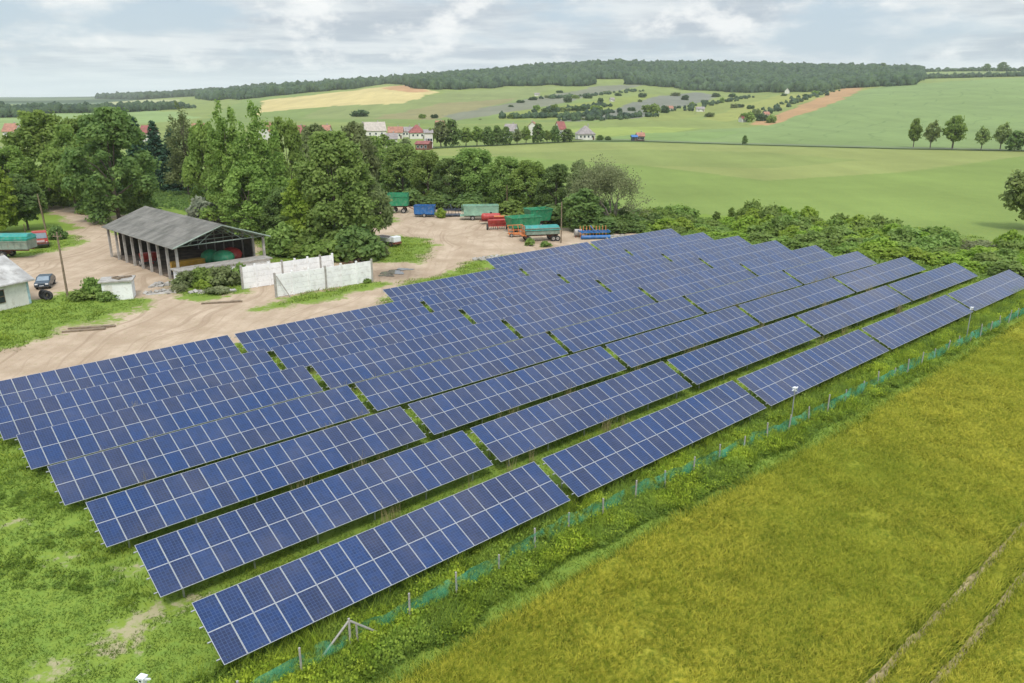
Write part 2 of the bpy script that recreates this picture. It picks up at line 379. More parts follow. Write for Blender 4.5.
gm = bpy.data.materials.new('ground'); gm.use_nodes = True; t = NT(gm.node_tree); b = t.n['Principled BSDF']
geo = t.node('ShaderNodeNewGeometry').outputs['Position']
alb = t.node('ShaderNodeVertexColor', layer_name='albedo').outputs[0]
dirt = t.node('ShaderNodeAttribute', attribute_name='dirt').outputs['Fac']
bare = t.node('ShaderNodeAttribute', attribute_name='bare').outputs['Fac']
nb = t.noise(geo, .25, 6, .6); nm_ = t.noise(geo, 1.6, 6, .65); nf = t.noise(geo, 9, 4, .6)
streak = t.noise(t.mapping(geo, (.6, .022, 0), rot=(0, 0, R(-62))), 1.0, 4, .6)
drill = t.noise(t.mapping(geo, (.045, .004, 0), rot=(0, 0, R(-38))), 1.0, 5, .65)
gx = t.node('ShaderNodeSeparateXYZ', {0: geo}); wob = t.math('MULTIPLY', t.noise(geo, .004, 3), 160.)
gcoord = t.math('ADD', t.math('ADD', t.math('MULTIPLY', gx.outputs[0], .80), t.math('MULTIPLY', gx.outputs[1], -.60)), wob)
tram = t.ramp(t.math('ABSOLUTE', t.math('SUBTRACT', t.math('FRACT', t.math('MULTIPLY', gcoord, 1 / 27.)), .5)), .0, .055, 1, 0)
farf = t.ramp(gx.outputs[1], 330., 480.); tram = t.math('MULTIPLY', t.math('MULTIPLY', tram, farf), t.ramp(t.noise(geo, .012, 3), .40, .6, .2, .6))
alb = t.mix(tram, alb, t.mix(1.0, alb, (.55, .62, .6, 1), 'MULTIPLY'))
g = t.mix(t.ramp(nm_, .3, .7, 0, .55), alb, t.mix(1.0, alb, (1.5, 1.15, .9, 1), 'MULTIPLY'))
k = t.math('ADD', .64, t.math('ADD', t.math('MULTIPLY', nb, .22), t.math('ADD', t.math('MULTIPLY', nf, .14), t.math('MULTIPLY', drill, .40))))
g = t.mix(1.0, g, t.node('ShaderNodeCombineXYZ', {0: k, 1: k, 2: k}).outputs[0], 'MULTIPLY')
dn = t.math('ADD', dirt, t.math('ADD', t.math('MULTIPLY', t.math('SUBTRACT', nb, .5), 9.), t.math('MULTIPLY', t.math('SUBTRACT', nm_, .5), 5.)))
dmask = t.ramp(dn, -1.2, .5, 1, 0)
d1 = t.mix(t.ramp(nb, .3, .7), (.36, .27, .185, 1), (.50, .39, .285, 1))
d1 = t.mix(t.ramp(streak, .36, .56, .45, 0), d1, (.34, .245, .165, 1))
wv = t.node('ShaderNodeVectorMath', operation='ADD'); t.put(wv.inputs[0], geo); wn = t.node('ShaderNodeVectorMath', operation='SCALE'); t.put(wn.inputs[0], t.noise(geo, .035, 2, .5, out=1)); wn.inputs['Scale'].default_value = 26.; t.l.new(wn.outputs[0], wv.inputs[1])
rut = t.noise(t.mapping(wv.outputs[0], (1.3, .03, 0), rot=(0, 0, R(-22))), 1.0, 3, .55)
d1 = t.mix(t.ramp(rut, .54, .66, 0, .6), d1, (.27, .19, .125, 1))
d1 = t.mix(t.ramp(t.noise(geo, 4.5, 2, .5), .62, .70, 0, .5), d1, (.25, .21, .17, 1))
d1 = t.mix(t.ramp(nf, .45, .75, 0, .35), d1, (.56, .47, .37, 1))
d1 = t.mix(t.math('MULTIPLY', t.ramp(nm_, .53, .68), .55), d1, (.31, .26, .15, 1))
wet = t.node('ShaderNodeAttribute', attribute_name='wet').outputs['Fac']
d1 = t.mix(t.ramp(t.math('ADD', wet, t.math('MULTIPLY', t.math('SUBTRACT', nm_, .5), 6.)), -2., 1.5, .75, 0), d1, (.20, .145, .10, 1))
g = t.mix(dmask, g, d1)
bn_ = t.math('ADD', bare, t.math('MULTIPLY', t.math('SUBTRACT', nm_, .5), 5.))
g = t.mix(t.ramp(bn_, -.6, .3, .8, 0), g, (.40, .33, .22, 1))
t.put(b.inputs['Base Color'], g); b.inputs['Roughness'].default_value = .95; b.inputs['Specular IOR Level'].default_value = .15
bp = t.node('ShaderNodeBump', {'Strength': .6, 'Distance': .12, 'Height': t.math('ADD', nm_, t.math('MULTIPLY', nf, .4))})
t.put(b.inputs['Normal'], bp.outputs[0])
def grid(xs, ys, fn=None):
    X, Y = np.meshgrid(xs, ys, indexing='ij')
    if fn: X, Y = fn(X, Y)
    n, m = X.shape; i, j = np.meshgrid(np.arange(n - 1), np.arange(m - 1), indexing='ij'); a = i * m + j
    return X.ravel(), Y.ravel(), np.stack([a, a + m, a + m + 1, a + 1], -1).reshape(-1, 4)
cx = np.concatenate([np.linspace(-420, -125, 60), np.arange(-122, 125, 1.0), np.linspace(128, 520, 80)])
cy = np.concatenate([np.linspace(-200, 15, 40), np.arange(16, 190, .9), np.linspace(192, 301, 60)])
x, y, Fq = grid(cx, cy)
z = .05 * (vnoise(x, y, 6, 5) - .5) + .03 * (vnoise(x, y, 2, 6) - .5); z[y > 250] = 0
me = mesh_np('ground', np.column_stack([x, y, z]), Fq, gm, smooth=True)
ynow = np.maximum(y, 20.)
C = land_colour(x, ynow, np.zeros_like(x)); attr_col(me, 'albedo', C); attr_f(me, 'dirt', dirt_sd(x, y)); attr_f(me, 'bare', bare_sd(x, y))
attr_f(me, 'wet', np.minimum(np.hypot((x - at(392, 274).x) / 1.3, (y - at(392, 274).y) / 1.2) - 3.2, np.hypot(x - at(180, 288).x, y - at(180, 288).y) - 2.5))
tag(objm('ground', me), kind='structure')
tt = np.linspace(GT[0], GT[-1], 900); yy = np.exp(np.linspace(math.log(299), math.log(8900), 300))
x, y, Fq = grid(tt, yy, lambda a, b: (a * b, b)); z = terrain(x, y)
z = z - (y < 301) * .05
me = mesh_np('hills', np.column_stack([x, y, z]), Fq, gm, smooth=True)
attr_col(me, 'albedo', land_colour(x, y, z)); attr_f(me, 'dirt', np.full(len(x), 99.)); attr_f(me, 'bare', np.full(len(x), 99.))
tag(objm('hills', me), kind='structure')
# outer land so that nothing ends in a void
x, y, Fq = grid(np.linspace(-16000, 16000, 60), np.linspace(-6000, 14000, 60)); z = np.full(len(x), -6.)
me = mesh_np('plain', np.column_stack([x, y, z]), Fq, gm); attr_col(me, 'albedo', np.array([.13, .17, .09]) * (.6 + .8 * rng.random((len(x), 1))))
attr_f(me, 'dirt', np.full(len(x), 99.)); attr_f(me, 'bare', np.full(len(x), 99.)); tag(objm('plain', me), kind='structure')
# country road with its dark verge
def ribbon(name, pts, wid, mat, dz=.03):
    P = [Vector(p) for p in pts]; Q = []
    for a, b_ in zip(P[:-1], P[1:]):
        n = max(2, int((b_ - a).length / 6))
        Q += [a.lerp(b_, i / n) for i in range(n)]
    Q.append(P[-1]); V = []
    for i, p in enumerate(Q):
        d = (Q[min(i + 1, len(Q) - 1)] - Q[max(i - 1, 0)]); d.z = 0; d.normalize(); nrm = Vector((-d.y, d.x, 0))
        ww = wid * (1 + .25 * math.sin(i * 1.7) * math.sin(i * .6))
        for s in (1, -1):
            q = p + nrm * s * ww / 2; V.append((q.x, q.y, float(terrain(q.x, q.y)) + dz))
    Fq = [(2 * i, 2 * i + 1, 2 * i + 3, 2 * i + 2) for i in range(len(Q) - 1)]
    return tag(objm(name, mesh_np(name, V, Fq, mat)), kind='structure')
rowv = None
vm = simple('verge_grass', (.055, .085, .03), .95, var=.35, scale=.1)
ribbon('verge', [far(430, 148.6), far(585, 141.2), far(640, 141.5), far(745, 145), far(900, 149), far(1024, 151.5), far(1300, 158)], 5, vm, .25)
ribbon('road', [far(560, 140.2), far(600, 139.6), far(700, 143), far(745, 144.4), far(900, 148.4), far(1300, 157.4)], 3.2, simple('old_asphalt', (.12, .115, .105), .9, var=.15, scale=.2), .5)
# puddle in the yard
pm = simple('muddy_water', (.16, .14, .12), .06, var=.1)
for (u, v, a, bb) in ((393, 272.5, 1.5, .9), (387, 275.5, 1.0, .5), (404, 269.5, 1.2, .45)):
    p = at(u, v); ang = np.linspace(0, 2 * np.pi, 28, endpoint=False); rr = 1 + .25 * np.sin(ang * 3 + u) + .12 * np.sin(ang * 7)
    V = [(p.x + a * r * math.cos(g_), p.y + bb * r * math.sin(g_) * 1.6, .055) for g_, r in zip(ang, rr)]
    bm = bmesh.new(); bm.faces.new([bm.verts.new(q) for q in V]); me = bpy.data.meshes.new('puddle'); bm.to_mesh(me); bm.free(); me.materials.append(pm)
    tag(objm('puddle', me), kind='structure')
# ------------------------------------------------------------------ solar tables
pmx = bpy.data.materials.new('solar_glass'); pmx.use_nodes = True; t = NT(pmx.node_tree); b = t.n['Principled BSDF']
uv = t.node('ShaderNodeTexCoord').outputs['UV']; s3 = t.node('ShaderNodeSeparateXYZ', {0: uv})
fx = t.math('FRACT', t.math('MULTIPLY', s3.outputs[0], 6)); fy = t.math('FRACT', t.math('MULTIPLY', s3.outputs[1], 10))
ax = t.math('ABSOLUTE', t.math('SUBTRACT', fx, .5)); ay = t.math('ABSOLUTE', t.math('SUBTRACT', fy, .5))
edge = t.ramp(t.math('MAXIMUM', ax, ay), .43, .475)
oi = t.node('ShaderNodeObjectInfo')
cell = t.mix(oi.outputs['Random'], (.003, .027, .112, 1), (.012, .020, .064, 1))
# each polycrystalline cell differs a little
ccell = t.node('ShaderNodeTexWhiteNoise', noise_dimensions='4D', ins={'Vector': t.node('ShaderNodeCombineXYZ', {0: t.math('FLOOR', t.math('MULTIPLY', s3.outputs[0], 6)), 1: t.math('FLOOR', t.math('MULTIPLY', s3.outputs[1], 10)), 2: 0.}).outputs[0], 'W': oi.outputs['Random']})
kk = t.math('ADD', .8, t.math('MULTIPLY', ccell.outputs[0], .4))
cell = t.mix(1., cell, t.node('ShaderNodeCombineXYZ', {0: kk, 1: kk, 2: kk}).outputs[0], 'MULTIPLY')
gp = t.node('ShaderNodeNewGeometry').outputs['Position']
dust = t.ramp(t.noise(gp, .35, 5, .6), .4, .75, 0., .12)
cell = t.mix(dust, cell, (.22, .19, .17, 1))
cc = t.mix(t.math('MULTIPLY', edge, .75), cell, (.055, .095, .20, 1))
t.put(b.inputs['Base Color'], cc); b.inputs['Roughness'].default_value = .13; b.inputs['IOR'].default_value = 1.5
b.inputs['Specular IOR Level'].default_value = .5
def panel_mesh(w=.99, l=1.65, th=.04, fr=.017):
    V = []; Fc = []; mi = []; UV = []
    def q(a, m_, uvs=((0, 0),) * 4):
        n = len(V); V.extend(a); Fc.append((n, n + 1, n + 2, n + 3)); mi.append(m_); UV.extend(uvs)
    x, y = w / 2, l / 2; xi, yi = x - fr, y - fr; t0 = th / 2; tg = t0 - .004
    q([(-xi, -yi, tg), (xi, -yi, tg), (xi, yi, tg), (-xi, yi, tg)], 1, ((0, 0), (1, 0), (1, 1), (0, 1)))
    for (a, b_) in (((-x, -y), (x, -y)), ((x, -y), (x, y)), ((x, y), (-x, y)), ((-x, y), (-x, -y))):
        ai = (a[0] * xi / x, a[1] * yi / y); bi = (b_[0] * xi / x, b_[1] * yi / y)
        q([(a[0], a[1], t0), (b_[0], b_[1], t0), (bi[0], bi[1], t0), (ai[0], ai[1], t0)], 0)
        q([(a[0], a[1], -t0), (b_[0], b_[1], -t0), (b_[0], b_[1], t0), (a[0], a[1], t0)], 0)
    q([(-x, y, -t0), (x, y, -t0), (x, -y, -t0), (-x, -y, -t0)], 2)
    me = mesh_np('panel', V, Fc, [M['alu'], pmx, M['white']], mi)
    ul = me.uv_layers.new(name='UVMap'); ul.data.foreach_set('uv', np.array(UV, np.float32).ravel())
    return me
PM = panel_mesh()
ROWS = [(-13.7, 28.8), (-18.2, 33.3), (-22.8, 37.6), (-27.4, 42.1), (-31.8, 46.4), (-36.3, 50.9), (-40.9, 55.1), (-45.6, 58.9), (-50.0, 63.1)]
ZR = [0., .01, -.05, -.15, -.05, -.12, -.13, -.22, -.26]
AZ = R(47.94); RD = np.array([math.sin(AZ), math.cos(AZ)]); RN = np.array([math.cos(AZ), -math.sin(AZ)])   # along a row / down its slope
TILT = R(23.5); ZT = 2.1; TL = 20 * 1.01
def lb(mb, *a): return mb.build(*a)
def make_table():
    root = empty('solar_table', (0, 0, 0))
    ct, st = math.cos(TILT), math.sin(TILT)
    for j, tt_ in enumerate((.83, 2.49)):
        for i in range(20):
            o = objm('panel', PM, root); o.location = (.505 + i * 1.01, -tt_ * ct, ZT - tt_ * st); o.rotation_euler = (TILT, 0, 0)
    for tt_ in (.35, 1.25, 2.05, 2.95):
        m = MB(); m.box(TL / 2, -tt_ * ct + .055 * st, ZT - tt_ * st - .055 * ct - .012, TL + .32, .05, .06, rx=TILT); m.build('rail', M['steel'], root)
    for i in range(6):
        xx = 1.2 + i * (TL - 2.4) / 5
        a = (xx, -.62 * ct, ZT - .62 * st - .09); b_ = (xx, -2.68 * ct, ZT - 2.68 * st - .09)
        m = MB(); m.box(xx, (a[1] + b_[1]) / 2, (a[2] + b_[2]) / 2 - .045, .06, 2.9, .08, rx=TILT); m.build('rafter', M['steel'], root)
        for p in (a, b_):
            m = MB(); m.box(xx, p[1], (p[2] - .07 - .1) / 2, .08, .06, p[2] + .03); m.build('leg', M['steel'], root)
    return root
def copy_tree(o, parent=None):
    c = o.copy(); COL.objects.link(c)
    if parent is not None: c.parent = parent
    for ch in o.children: copy_tree(ch, c)
    return c
tables = []; proto = None
ROWN = ['front row beside the barley', 'second row from the barley', 'third row from the barley', 'fourth row from the barley', 'middle row, fifth from the barley', 'fourth row from the yard', 'third row from the yard', 'short row, second from the yard', 'rearmost short row by the yard']
for r in range(9):
    ks = [0, 1, 2, 3, 4]
    if r == 7: ks = [2, 3, 4]
    if r == 8: ks = [3, 4]
    for n, k in enumerate(ks):
        s0 = k * (TL + .62); mid = s0 + TL / 2
        zf = ZR[r] + .0064 * mid * (104 - mid) / 100 - .002 * mid + .05
        if proto is None: proto = make_table(); o = proto
        else: o = copy_tree(proto)
        o.location = (ROWS[r][0] + s0 * RD[0], ROWS[r][1] + s0 * RD[1], zf - .02)
        # small tilt along the row follows the land
        o.rotation_euler = (0, -(.0064 * (104 - 2 * mid) / 100 - .002), math.pi / 2 - AZ)
        pos = ORD[n] if n < len(ks) - 1 else 'last'
        tag(o, 'solar panel table, %s from the left in the %s' % (pos, ROWN[r]) if pos != 'last' else 'solar panel table at the far right end of the %s' % ROWN[r], 'solar table', 'solar panel tables in parallel rows')
        tables.append(o)

# ------------------------------------------------------------------ fence along the crop
FP = [(-14.5, 21.3), (-8.9, 26.7), (-7, 28.5), (-1.1, 33.7), (2.9, 37.9), (20, 52), (43.8, 72.3), (52.9, 80.4), (80, 104)]
def along(P, step):
    P = np.array(P, float); seg = np.hypot(*np.diff(P, axis=0).T); cum = np.concatenate([[0], np.cumsum(seg)])
    s = np.arange(0, cum[-1], step); return np.column_stack([np.interp(s, cum, P[:, 0]), np.interp(s, cum, P[:, 1])])
fr = empty('wire_fence', (FP[1][0], FP[1][1], 0)); tag(fr, 'sagging green mesh fence on concrete posts running between the front panels and the barley', 'fence')
fo = Vector(fr.location); pts = along(FP, 2.7)
pts = np.array([p for p in pts if p[1] > 24])
for i, p in enumerate(pts):
    h = 1.3 + .15 * math.sin(i * 2.3); m = MB(); lx, ly = .06 * math.sin(i * 3.1), .06 * math.cos(i * 1.9)
    m.cyl((0, 0, -.1), (lx * h, ly * h, h), .055, .05, 6)
    o = m.build('post', M['concrete'], fr); o.location = (p[0] - fo.x, p[1] - fo.y, 0)
p = at(351, 650)
for dx, dy in ((-1.15, -.7), (1.25, .9)):
    m = MB(); m.cyl((0, 0, 1.5), (dx, dy, .1), .05, .05, 6); o = m.build('brace', M['concrete'], fr); o.location = (p.x - fo.x, p.y - fo.y, 0)
m = MB(); m.cyl((0, 0, -.1), (0, 0, 1.6), .06, .055, 6); o = m.build('post', M['concrete'], fr); o.location = (p.x - fo.x, p.y - fo.y, 0)
nm = bpy.data.materials.new('green_mesh'); nm.use_nodes = True; t = NT(nm.node_tree); b = t.n['Principled BSDF']
b.inputs['Base Color'].default_value = (.05, .30, .18, 1); b.inputs['Roughness'].default_value = .7
g3 = t.node('ShaderNodeNewGeometry').outputs['Position']
al = t.ramp(t.noise(g3, .8, 4, .7), .38, .60, 0., .62)
t.put(b.inputs['Alpha'], al)
P2 = along(FP, .45); P2 = P2[P2[:, 1] > 24.]; V = []; Fq = []
for i, p in enumerate(P2):
    d = P2[min(i + 1, len(P2) - 1)] - P2[max(i - 1, 0)]; d /= np.hypot(*d); nn = np.array([-d[1], d[0]])
    sag = .22 * math.sin(i * .9) + .15 * math.sin(i * .37 + 1)
    hh = .8 + .4 * (vnoise(np.array([p[0]]), np.array([p[1]]), 4., 7)[0] - .3) + .06 * math.sin(i * 1.3)
    for q in range(5):
        f = q / 4; off = (sag * math.sin(f * 3) + .05 * math.sin(i * 2.1 + q)); V.append((p[0] + nn[0] * off - fo.x, p[1] + nn[1] * off - fo.y, .15 + f * hh))
for i in range(len(P2) - 1):
    for q in range(4): a = i * 5 + q; Fq.append((a, a + 5, a + 6, a + 1))
objm('net', mesh_np('net', V, Fq, nm, smooth=True), fr)

# ------------------------------------------------------------------ crop, grass, weeds
def blades(n, h, spread, wid, seed, droop=.5, seg=2):
    r = np.random.default_rng(seed); V = []; Fq = []
    for i in range(n):
        a = r.uniform(0, 6.28); x0, y0 = r.normal(0, spread, 2); hh = h * r.uniform(.7, 1.15); w_ = wid * r.uniform(.7, 1.3)
        b_ = r.uniform(0, 6.28); dr = droop * hh * r.uniform(.3, 1.2); dx, dy = math.cos(b_), math.sin(b_); px_, py_ = math.cos(a) * w_, math.sin(a) * w_
        k = len(V)
        for s in range(seg + 1):
            f = s / seg; ww = (1 - f * .8)
            x = x0 + dx * dr * f * f; y = y0 + dy * dr * f * f; z = hh * (f - .12 * droop * f * f)
            V += [(x - px_ * ww, y - py_ * ww, z), (x + px_ * ww, y + py_ * ww, z)]
        for s in range(seg): q = k + 2 * s; Fq.append((q, q + 1, q + 3, q + 2))
    return np.array(V), np.array(Fq)
def leafclump(n, rad, h, size, seed):
    r = np.random.default_rng(seed); D = r.normal(size=(n, 3)); D /= np.linalg.norm(D, axis=1)[:, None]; D[:, 2] = np.abs(D[:, 2])
    c = D * np.array([rad, rad, h]) * r.uniform(.45, 1, (n, 1)); return quads(c, D, size, r)
def quads(c, out, size, r, jitter=.8, aspect=1.5):
    n = len(c); N_ = out + r.normal(size=(n, 3)) * jitter; N_ /= np.linalg.norm(N_, axis=1)[:, None] + 1e-9
    A = np.cross(N_, r.normal(size=(n, 3))); A /= np.linalg.norm(A, axis=1)[:, None] + 1e-9; B = np.cross(N_, A)
    s = np.asarray(size) * r.uniform(.6, 1.3, (n, 1)) / 2
    V = np.stack([c - A * s * aspect, c - B * s, c + A * s * aspect, c + B * s], 1).reshape(-1, 3)
    return V, np.arange(4 * n).reshape(-1, 4)
def plantmat(name, stops, scale=.5, zlo=0, zhi=1, trans=.25, patch=.12, patchcol=None, fine=7., wf=.5, pk=.6):
    """colour by height of the plant and by patches over the land"""
    m = bpy.data.materials.new(name); m.use_nodes = True; t = NT(m.node_tree); p = t.n['Principled BSDF']
    g = t.node('ShaderNodeNewGeometry').outputs['Position']; z_ = t.node('ShaderNodeSeparateXYZ', {0: g}).outputs[2]
    n1_ = t.noise(g, scale, 5, .65); n2_ = t.noise(g, fine, 3, .6)
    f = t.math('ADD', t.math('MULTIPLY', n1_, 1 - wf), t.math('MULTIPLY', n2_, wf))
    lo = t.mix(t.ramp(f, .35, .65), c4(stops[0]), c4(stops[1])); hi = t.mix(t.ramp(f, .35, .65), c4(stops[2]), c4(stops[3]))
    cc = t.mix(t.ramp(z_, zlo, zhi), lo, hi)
    if patchcol: cc = t.mix(t.ramp(t.noise(g, patch, 4, .6), .42, .62, 0, pk), cc, c4(patchcol))
    t.put(p.inputs['Base Color'], cc); p.inputs['Roughness'].default_value = .75; p.inputs['Specular IOR Level'].default_value = .15
    tr = t.node('ShaderNodeBsdfTranslucent', {'Color': cc}); mx = t.node('ShaderNodeMixShader', {0: trans})
    t.l.new(p.outputs[0], mx.inputs[1]); t.l.new(tr.outputs[0], mx.inputs[2]); t.l.new(mx.outputs[0], t.n['Material Output'].inputs[0])
    return m
CE = np.array([(-25, 6), (-5.1, 25.7), (1, 31.5), (6.9, 37), (23.2, 51), (53.6, 79.4), (92, 114)])   # edge of the crop
def crop_d(x, y):   # metres inside the crop
    ye = np.interp(x, CE[:, 0], CE[:, 1]); return (ye - y) * .73
TRK = [(at(874, 683), at(1024, 527)), (at(939, 683), at(1024, 578))]
def track_d(x, y):
    d = np.full(x.shape, 99.)
    for a, b_ in TRK:
        e = (b_ - a).normalized(); d = np.minimum(d, np.abs((x - a.x) * e.y - (y - a.y) * e.x))
    return d
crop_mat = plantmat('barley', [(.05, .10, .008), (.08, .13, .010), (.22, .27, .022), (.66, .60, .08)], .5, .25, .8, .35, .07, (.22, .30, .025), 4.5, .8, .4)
def inframe(x, y, mg=60):
    u = uof(x, y, 0); v = vof(np.maximum(y, 1), 0); return (u > -mg) & (u < 1024 + mg) & (v < 683 + mg)
xs = np.arange(-12, 112, .3); ys = np.arange(16, 112, .3)
x, y, Fq = grid(xs, ys); d = crop_d(x, y); td = track_d(x, y)
h = .5 * np.clip(d / .5, 0, 1) * np.clip((td - .24) / .3, 0, 1) * (.8 + .5 * vnoise(x, y, .6, 8) + .3 * (vnoise(x, y, 5, 9) - .5))
keep = (d > -.1) & (inframe(x, y, 160) | (inframe(x, y, 520) & (x > 0))); kf = keep[Fq].all(1)
V1 = np.column_stack([x, y, h + .0]); F1 = Fq[kf]; idx = np.full(len(V1), -1); used = np.unique(F1); idx[used] = np.arange(len(used)); V1 = V1[used]; F1 = idx[F1]
V1[:, 2] = np.maximum(V1[:, 2], .01)
N = 520000; xx = rng.uniform(-12, 95, N); yy_ = rng.uniform(14, 112, N)
dens = np.clip(34. / np.hypot(xx, yy_), .12, 1) ** 1.5
m_ = (crop_d(xx, yy_) > 0) & (track_d(xx, yy_) > .29 + .05 * rng.normal(size=N)) & (inframe(xx, yy_) | (inframe(xx, yy_, 420) & (xx > 0))) & (rng.random(N) < dens); xx = xx[m_]; yy_ = yy_[m_]
print('crop clumps', len(xx))
tv, tf = blades(9, .5, .10, .013, 3, .75)
dist = np.hypot(xx, yy_); sc = (.9 + .3 * rng.random(len(xx))) * np.clip(dist / 34, 1, 2.2) ** .6
wind = np.column_stack([.25 + .25 * vnoise(xx, yy_, 1.8, 12) + .12 * rng.normal(size=len(xx)), .1 + .35 * (vnoise(xx, yy_, 2.3, 13) - .4)])
base = .32 + .12 * (vnoise(xx, yy_, 2., 14)); base = base * np.clip(crop_d(xx, yy_) / .5, .2, 1)
hs = np.column_stack([sc * 1.2, sc * 1.2, (.8 + .35 * vnoise(xx, yy_, 1.1, 15)) * (.85 + .3 * rng.random(len(xx)))])
V2, F2 = scatter(tv, tf, np.column_stack([xx, yy_, base]), hs, rng.uniform(0, 6.28, len(xx)), wind)
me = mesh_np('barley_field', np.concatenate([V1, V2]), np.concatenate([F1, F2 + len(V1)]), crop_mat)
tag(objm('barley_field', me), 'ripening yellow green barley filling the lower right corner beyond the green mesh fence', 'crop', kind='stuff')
# bare wheel tracks
tm = simple('trodden_soil', (.52, .40, .25), .95, var=.3, scale=2.5)
for a, b_ in TRK:
    e = (b_ - a); a2 = a - e * .6; b2 = b_ + e * 1.6; nrm = Vector((-e.y, e.x, 0)).normalized(); n = 120; V = []
    for i in range(n + 1):
        q = a2.lerp(b2, i / n); ww = .25 + .05 * math.sin(i * 1.3) + .03 * math.sin(i * 3.7)
        V += [(q.x + nrm.x * ww, q.y + nrm.y * ww, .045), (q.x - nrm.x * ww, q.y - nrm.y * ww, .045)]
    tag(objm('wheel_track', mesh_np('wheel_track', V, [(2 * i, 2 * i + 1, 2 * i + 3, 2 * i + 2) for i in range(n)], tm)), kind='structure')
# grass
N = 400000; xx = rng.uniform(-75, 80, N); yy_ = rng.uniform(20, 135, N)
ff = (yy_ - np.interp(xx, CE[:, 0], CE[:, 1])); dd = np.hypot(xx, yy_)
m_ = (ff > -.2) & inframe(xx, yy_, 40) & (rng.random(N) < np.clip(32 / dd, 0, 1) ** 1.6)
xx = xx[m_]; yy_ = yy_[m_]; ds = dirt_sd(xx, yy_) + 4 * (vnoise(xx, yy_, 5, 21) - .5); bs = bare_sd(xx, yy_) + 1.6 * (vnoise(xx, yy_, .8, 22) - .5)
k_ = (ds > .1) & (bs > 0); xx = xx[k_]; yy_ = yy_[k_]; dd = np.hypot(xx, yy_)
print('grass tufts', len(xx))
tv, tf = blades(6, .26, .12, .014, 5, .6)
patchy = vnoise(xx, yy_, 3., 23)
tall = .45 + .75 * patchy ** 2 * 1.3
sc = np.column_stack([np.clip(dd / 30, 1, 2.4) * (.9 + .5 * rng.random(len(xx)))] * 2 + [tall * (.7 + .6 * rng.random(len(xx))) * np.clip(dd / 40, 1, 1.3)])
Vg, Fg = scatter(tv, tf, np.column_stack([xx, yy_, np.zeros(len(xx))]), sc, rng.uniform(0, 6.28, len(xx)))
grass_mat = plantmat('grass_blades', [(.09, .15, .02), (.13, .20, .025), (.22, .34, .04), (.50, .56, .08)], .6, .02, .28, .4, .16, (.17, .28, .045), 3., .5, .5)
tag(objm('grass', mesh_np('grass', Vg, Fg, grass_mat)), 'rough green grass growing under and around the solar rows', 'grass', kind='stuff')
# weedy strip between panels and crop
rowx = ROWS[0]; N = 60000; s_ = rng.uniform(-8, 112, N); o_ = rng.uniform(2.2, 9.5, N)
xx = rowx[0] + s_ * RD[0] + o_ * RN[0]; yy_ = rowx[1] + s_ * RD[1] + o_ * RN[1]
dcrop = -crop_d(xx, yy_); dens = (.35 + .9 * vnoise(xx, yy_, 2.2, 31)) * np.clip(38 / np.hypot(xx, yy_), .2, 1)
m_ = (dcrop > .9 + 1.2 * (vnoise(xx, yy_, 3, 32) - .3)) & (rng.random(N) < dens * .42) & inframe(xx, yy_, 60); xx = xx[m_]; yy_ = yy_[m_]
tv, tf = leafclump(44, .34, .62, .092, 9)
hh = (.45 + .9 * vnoise(xx, yy_, 1.6, 33)) * (.7 + .5 * rng.random(len(xx)))
near_panel = np.clip(((xx - rowx[0]) * RN[0] + (yy_ - rowx[1]) * RN[1] - 2.2) / 1.2, .45, 1)
V1, F1 = scatter(tv, tf, np.column_stack([xx, yy_, np.full(len(xx), .02)]), np.column_stack([.8 + .5 * rng.random(len(xx))] * 2 + [hh * near_panel]), rng.uniform(0, 6.28, len(xx)))
# taller shoots on bottom left
N = 2600; x2 = rng.uniform(-32, -6, N); y2 = rng.uniform(22, 60, N)
left = ((x2 - rowx[0]) * RD[0] + (y2 - rowx[1]) * RD[1]) < -.5
m_ = left & (vnoise(x2, y2, 3.4, 41) > .62) & (bare_sd(x2, y2) > .6) & (rng.random(N) < .8); x2 = x2[m_]; y2 = y2[m_]
V2, F2 = scatter(tv, tf, np.column_stack([x2, y2, np.zeros(len(x2))]), np.column_stack([.7 + .5 * rng.random(len(x2))] * 2 + [.3 + .4 * rng.random(len(x2))]), rng.uniform(0, 6.28, len(x2)))
ns_ = len(xx); s3_ = rng.choice(ns_, int(ns_ * .8)); tv3, tf3 = blades(9, .85, .16, .011, 77, .45)
V3, F3 = scatter(tv3, tf3, np.column_stack([xx[s3_] + rng.normal(size=len(s3_)) * .3, yy_[s3_] + rng.normal(size=len(s3_)) * .3, np.zeros(len(s3_))]), .55 + .75 * rng.random(len(s3_)) ** 2, rng.uniform(0, 6.28, len(s3_)))
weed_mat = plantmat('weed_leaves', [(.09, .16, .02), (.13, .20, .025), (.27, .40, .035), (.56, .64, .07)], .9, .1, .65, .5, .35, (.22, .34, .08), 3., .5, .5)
print('weeds', len(xx), len(x2))
tag(objm('weeds', mesh_np('weeds', np.concatenate([V1, V2, V3]), np.concatenate([F1, F2 + len(V1), F3 + len(V1) + len(V2)]), weed_mat)), 'tangled leafy weeds smothering the mesh fence below the front panels', 'weeds', kind='stuff')
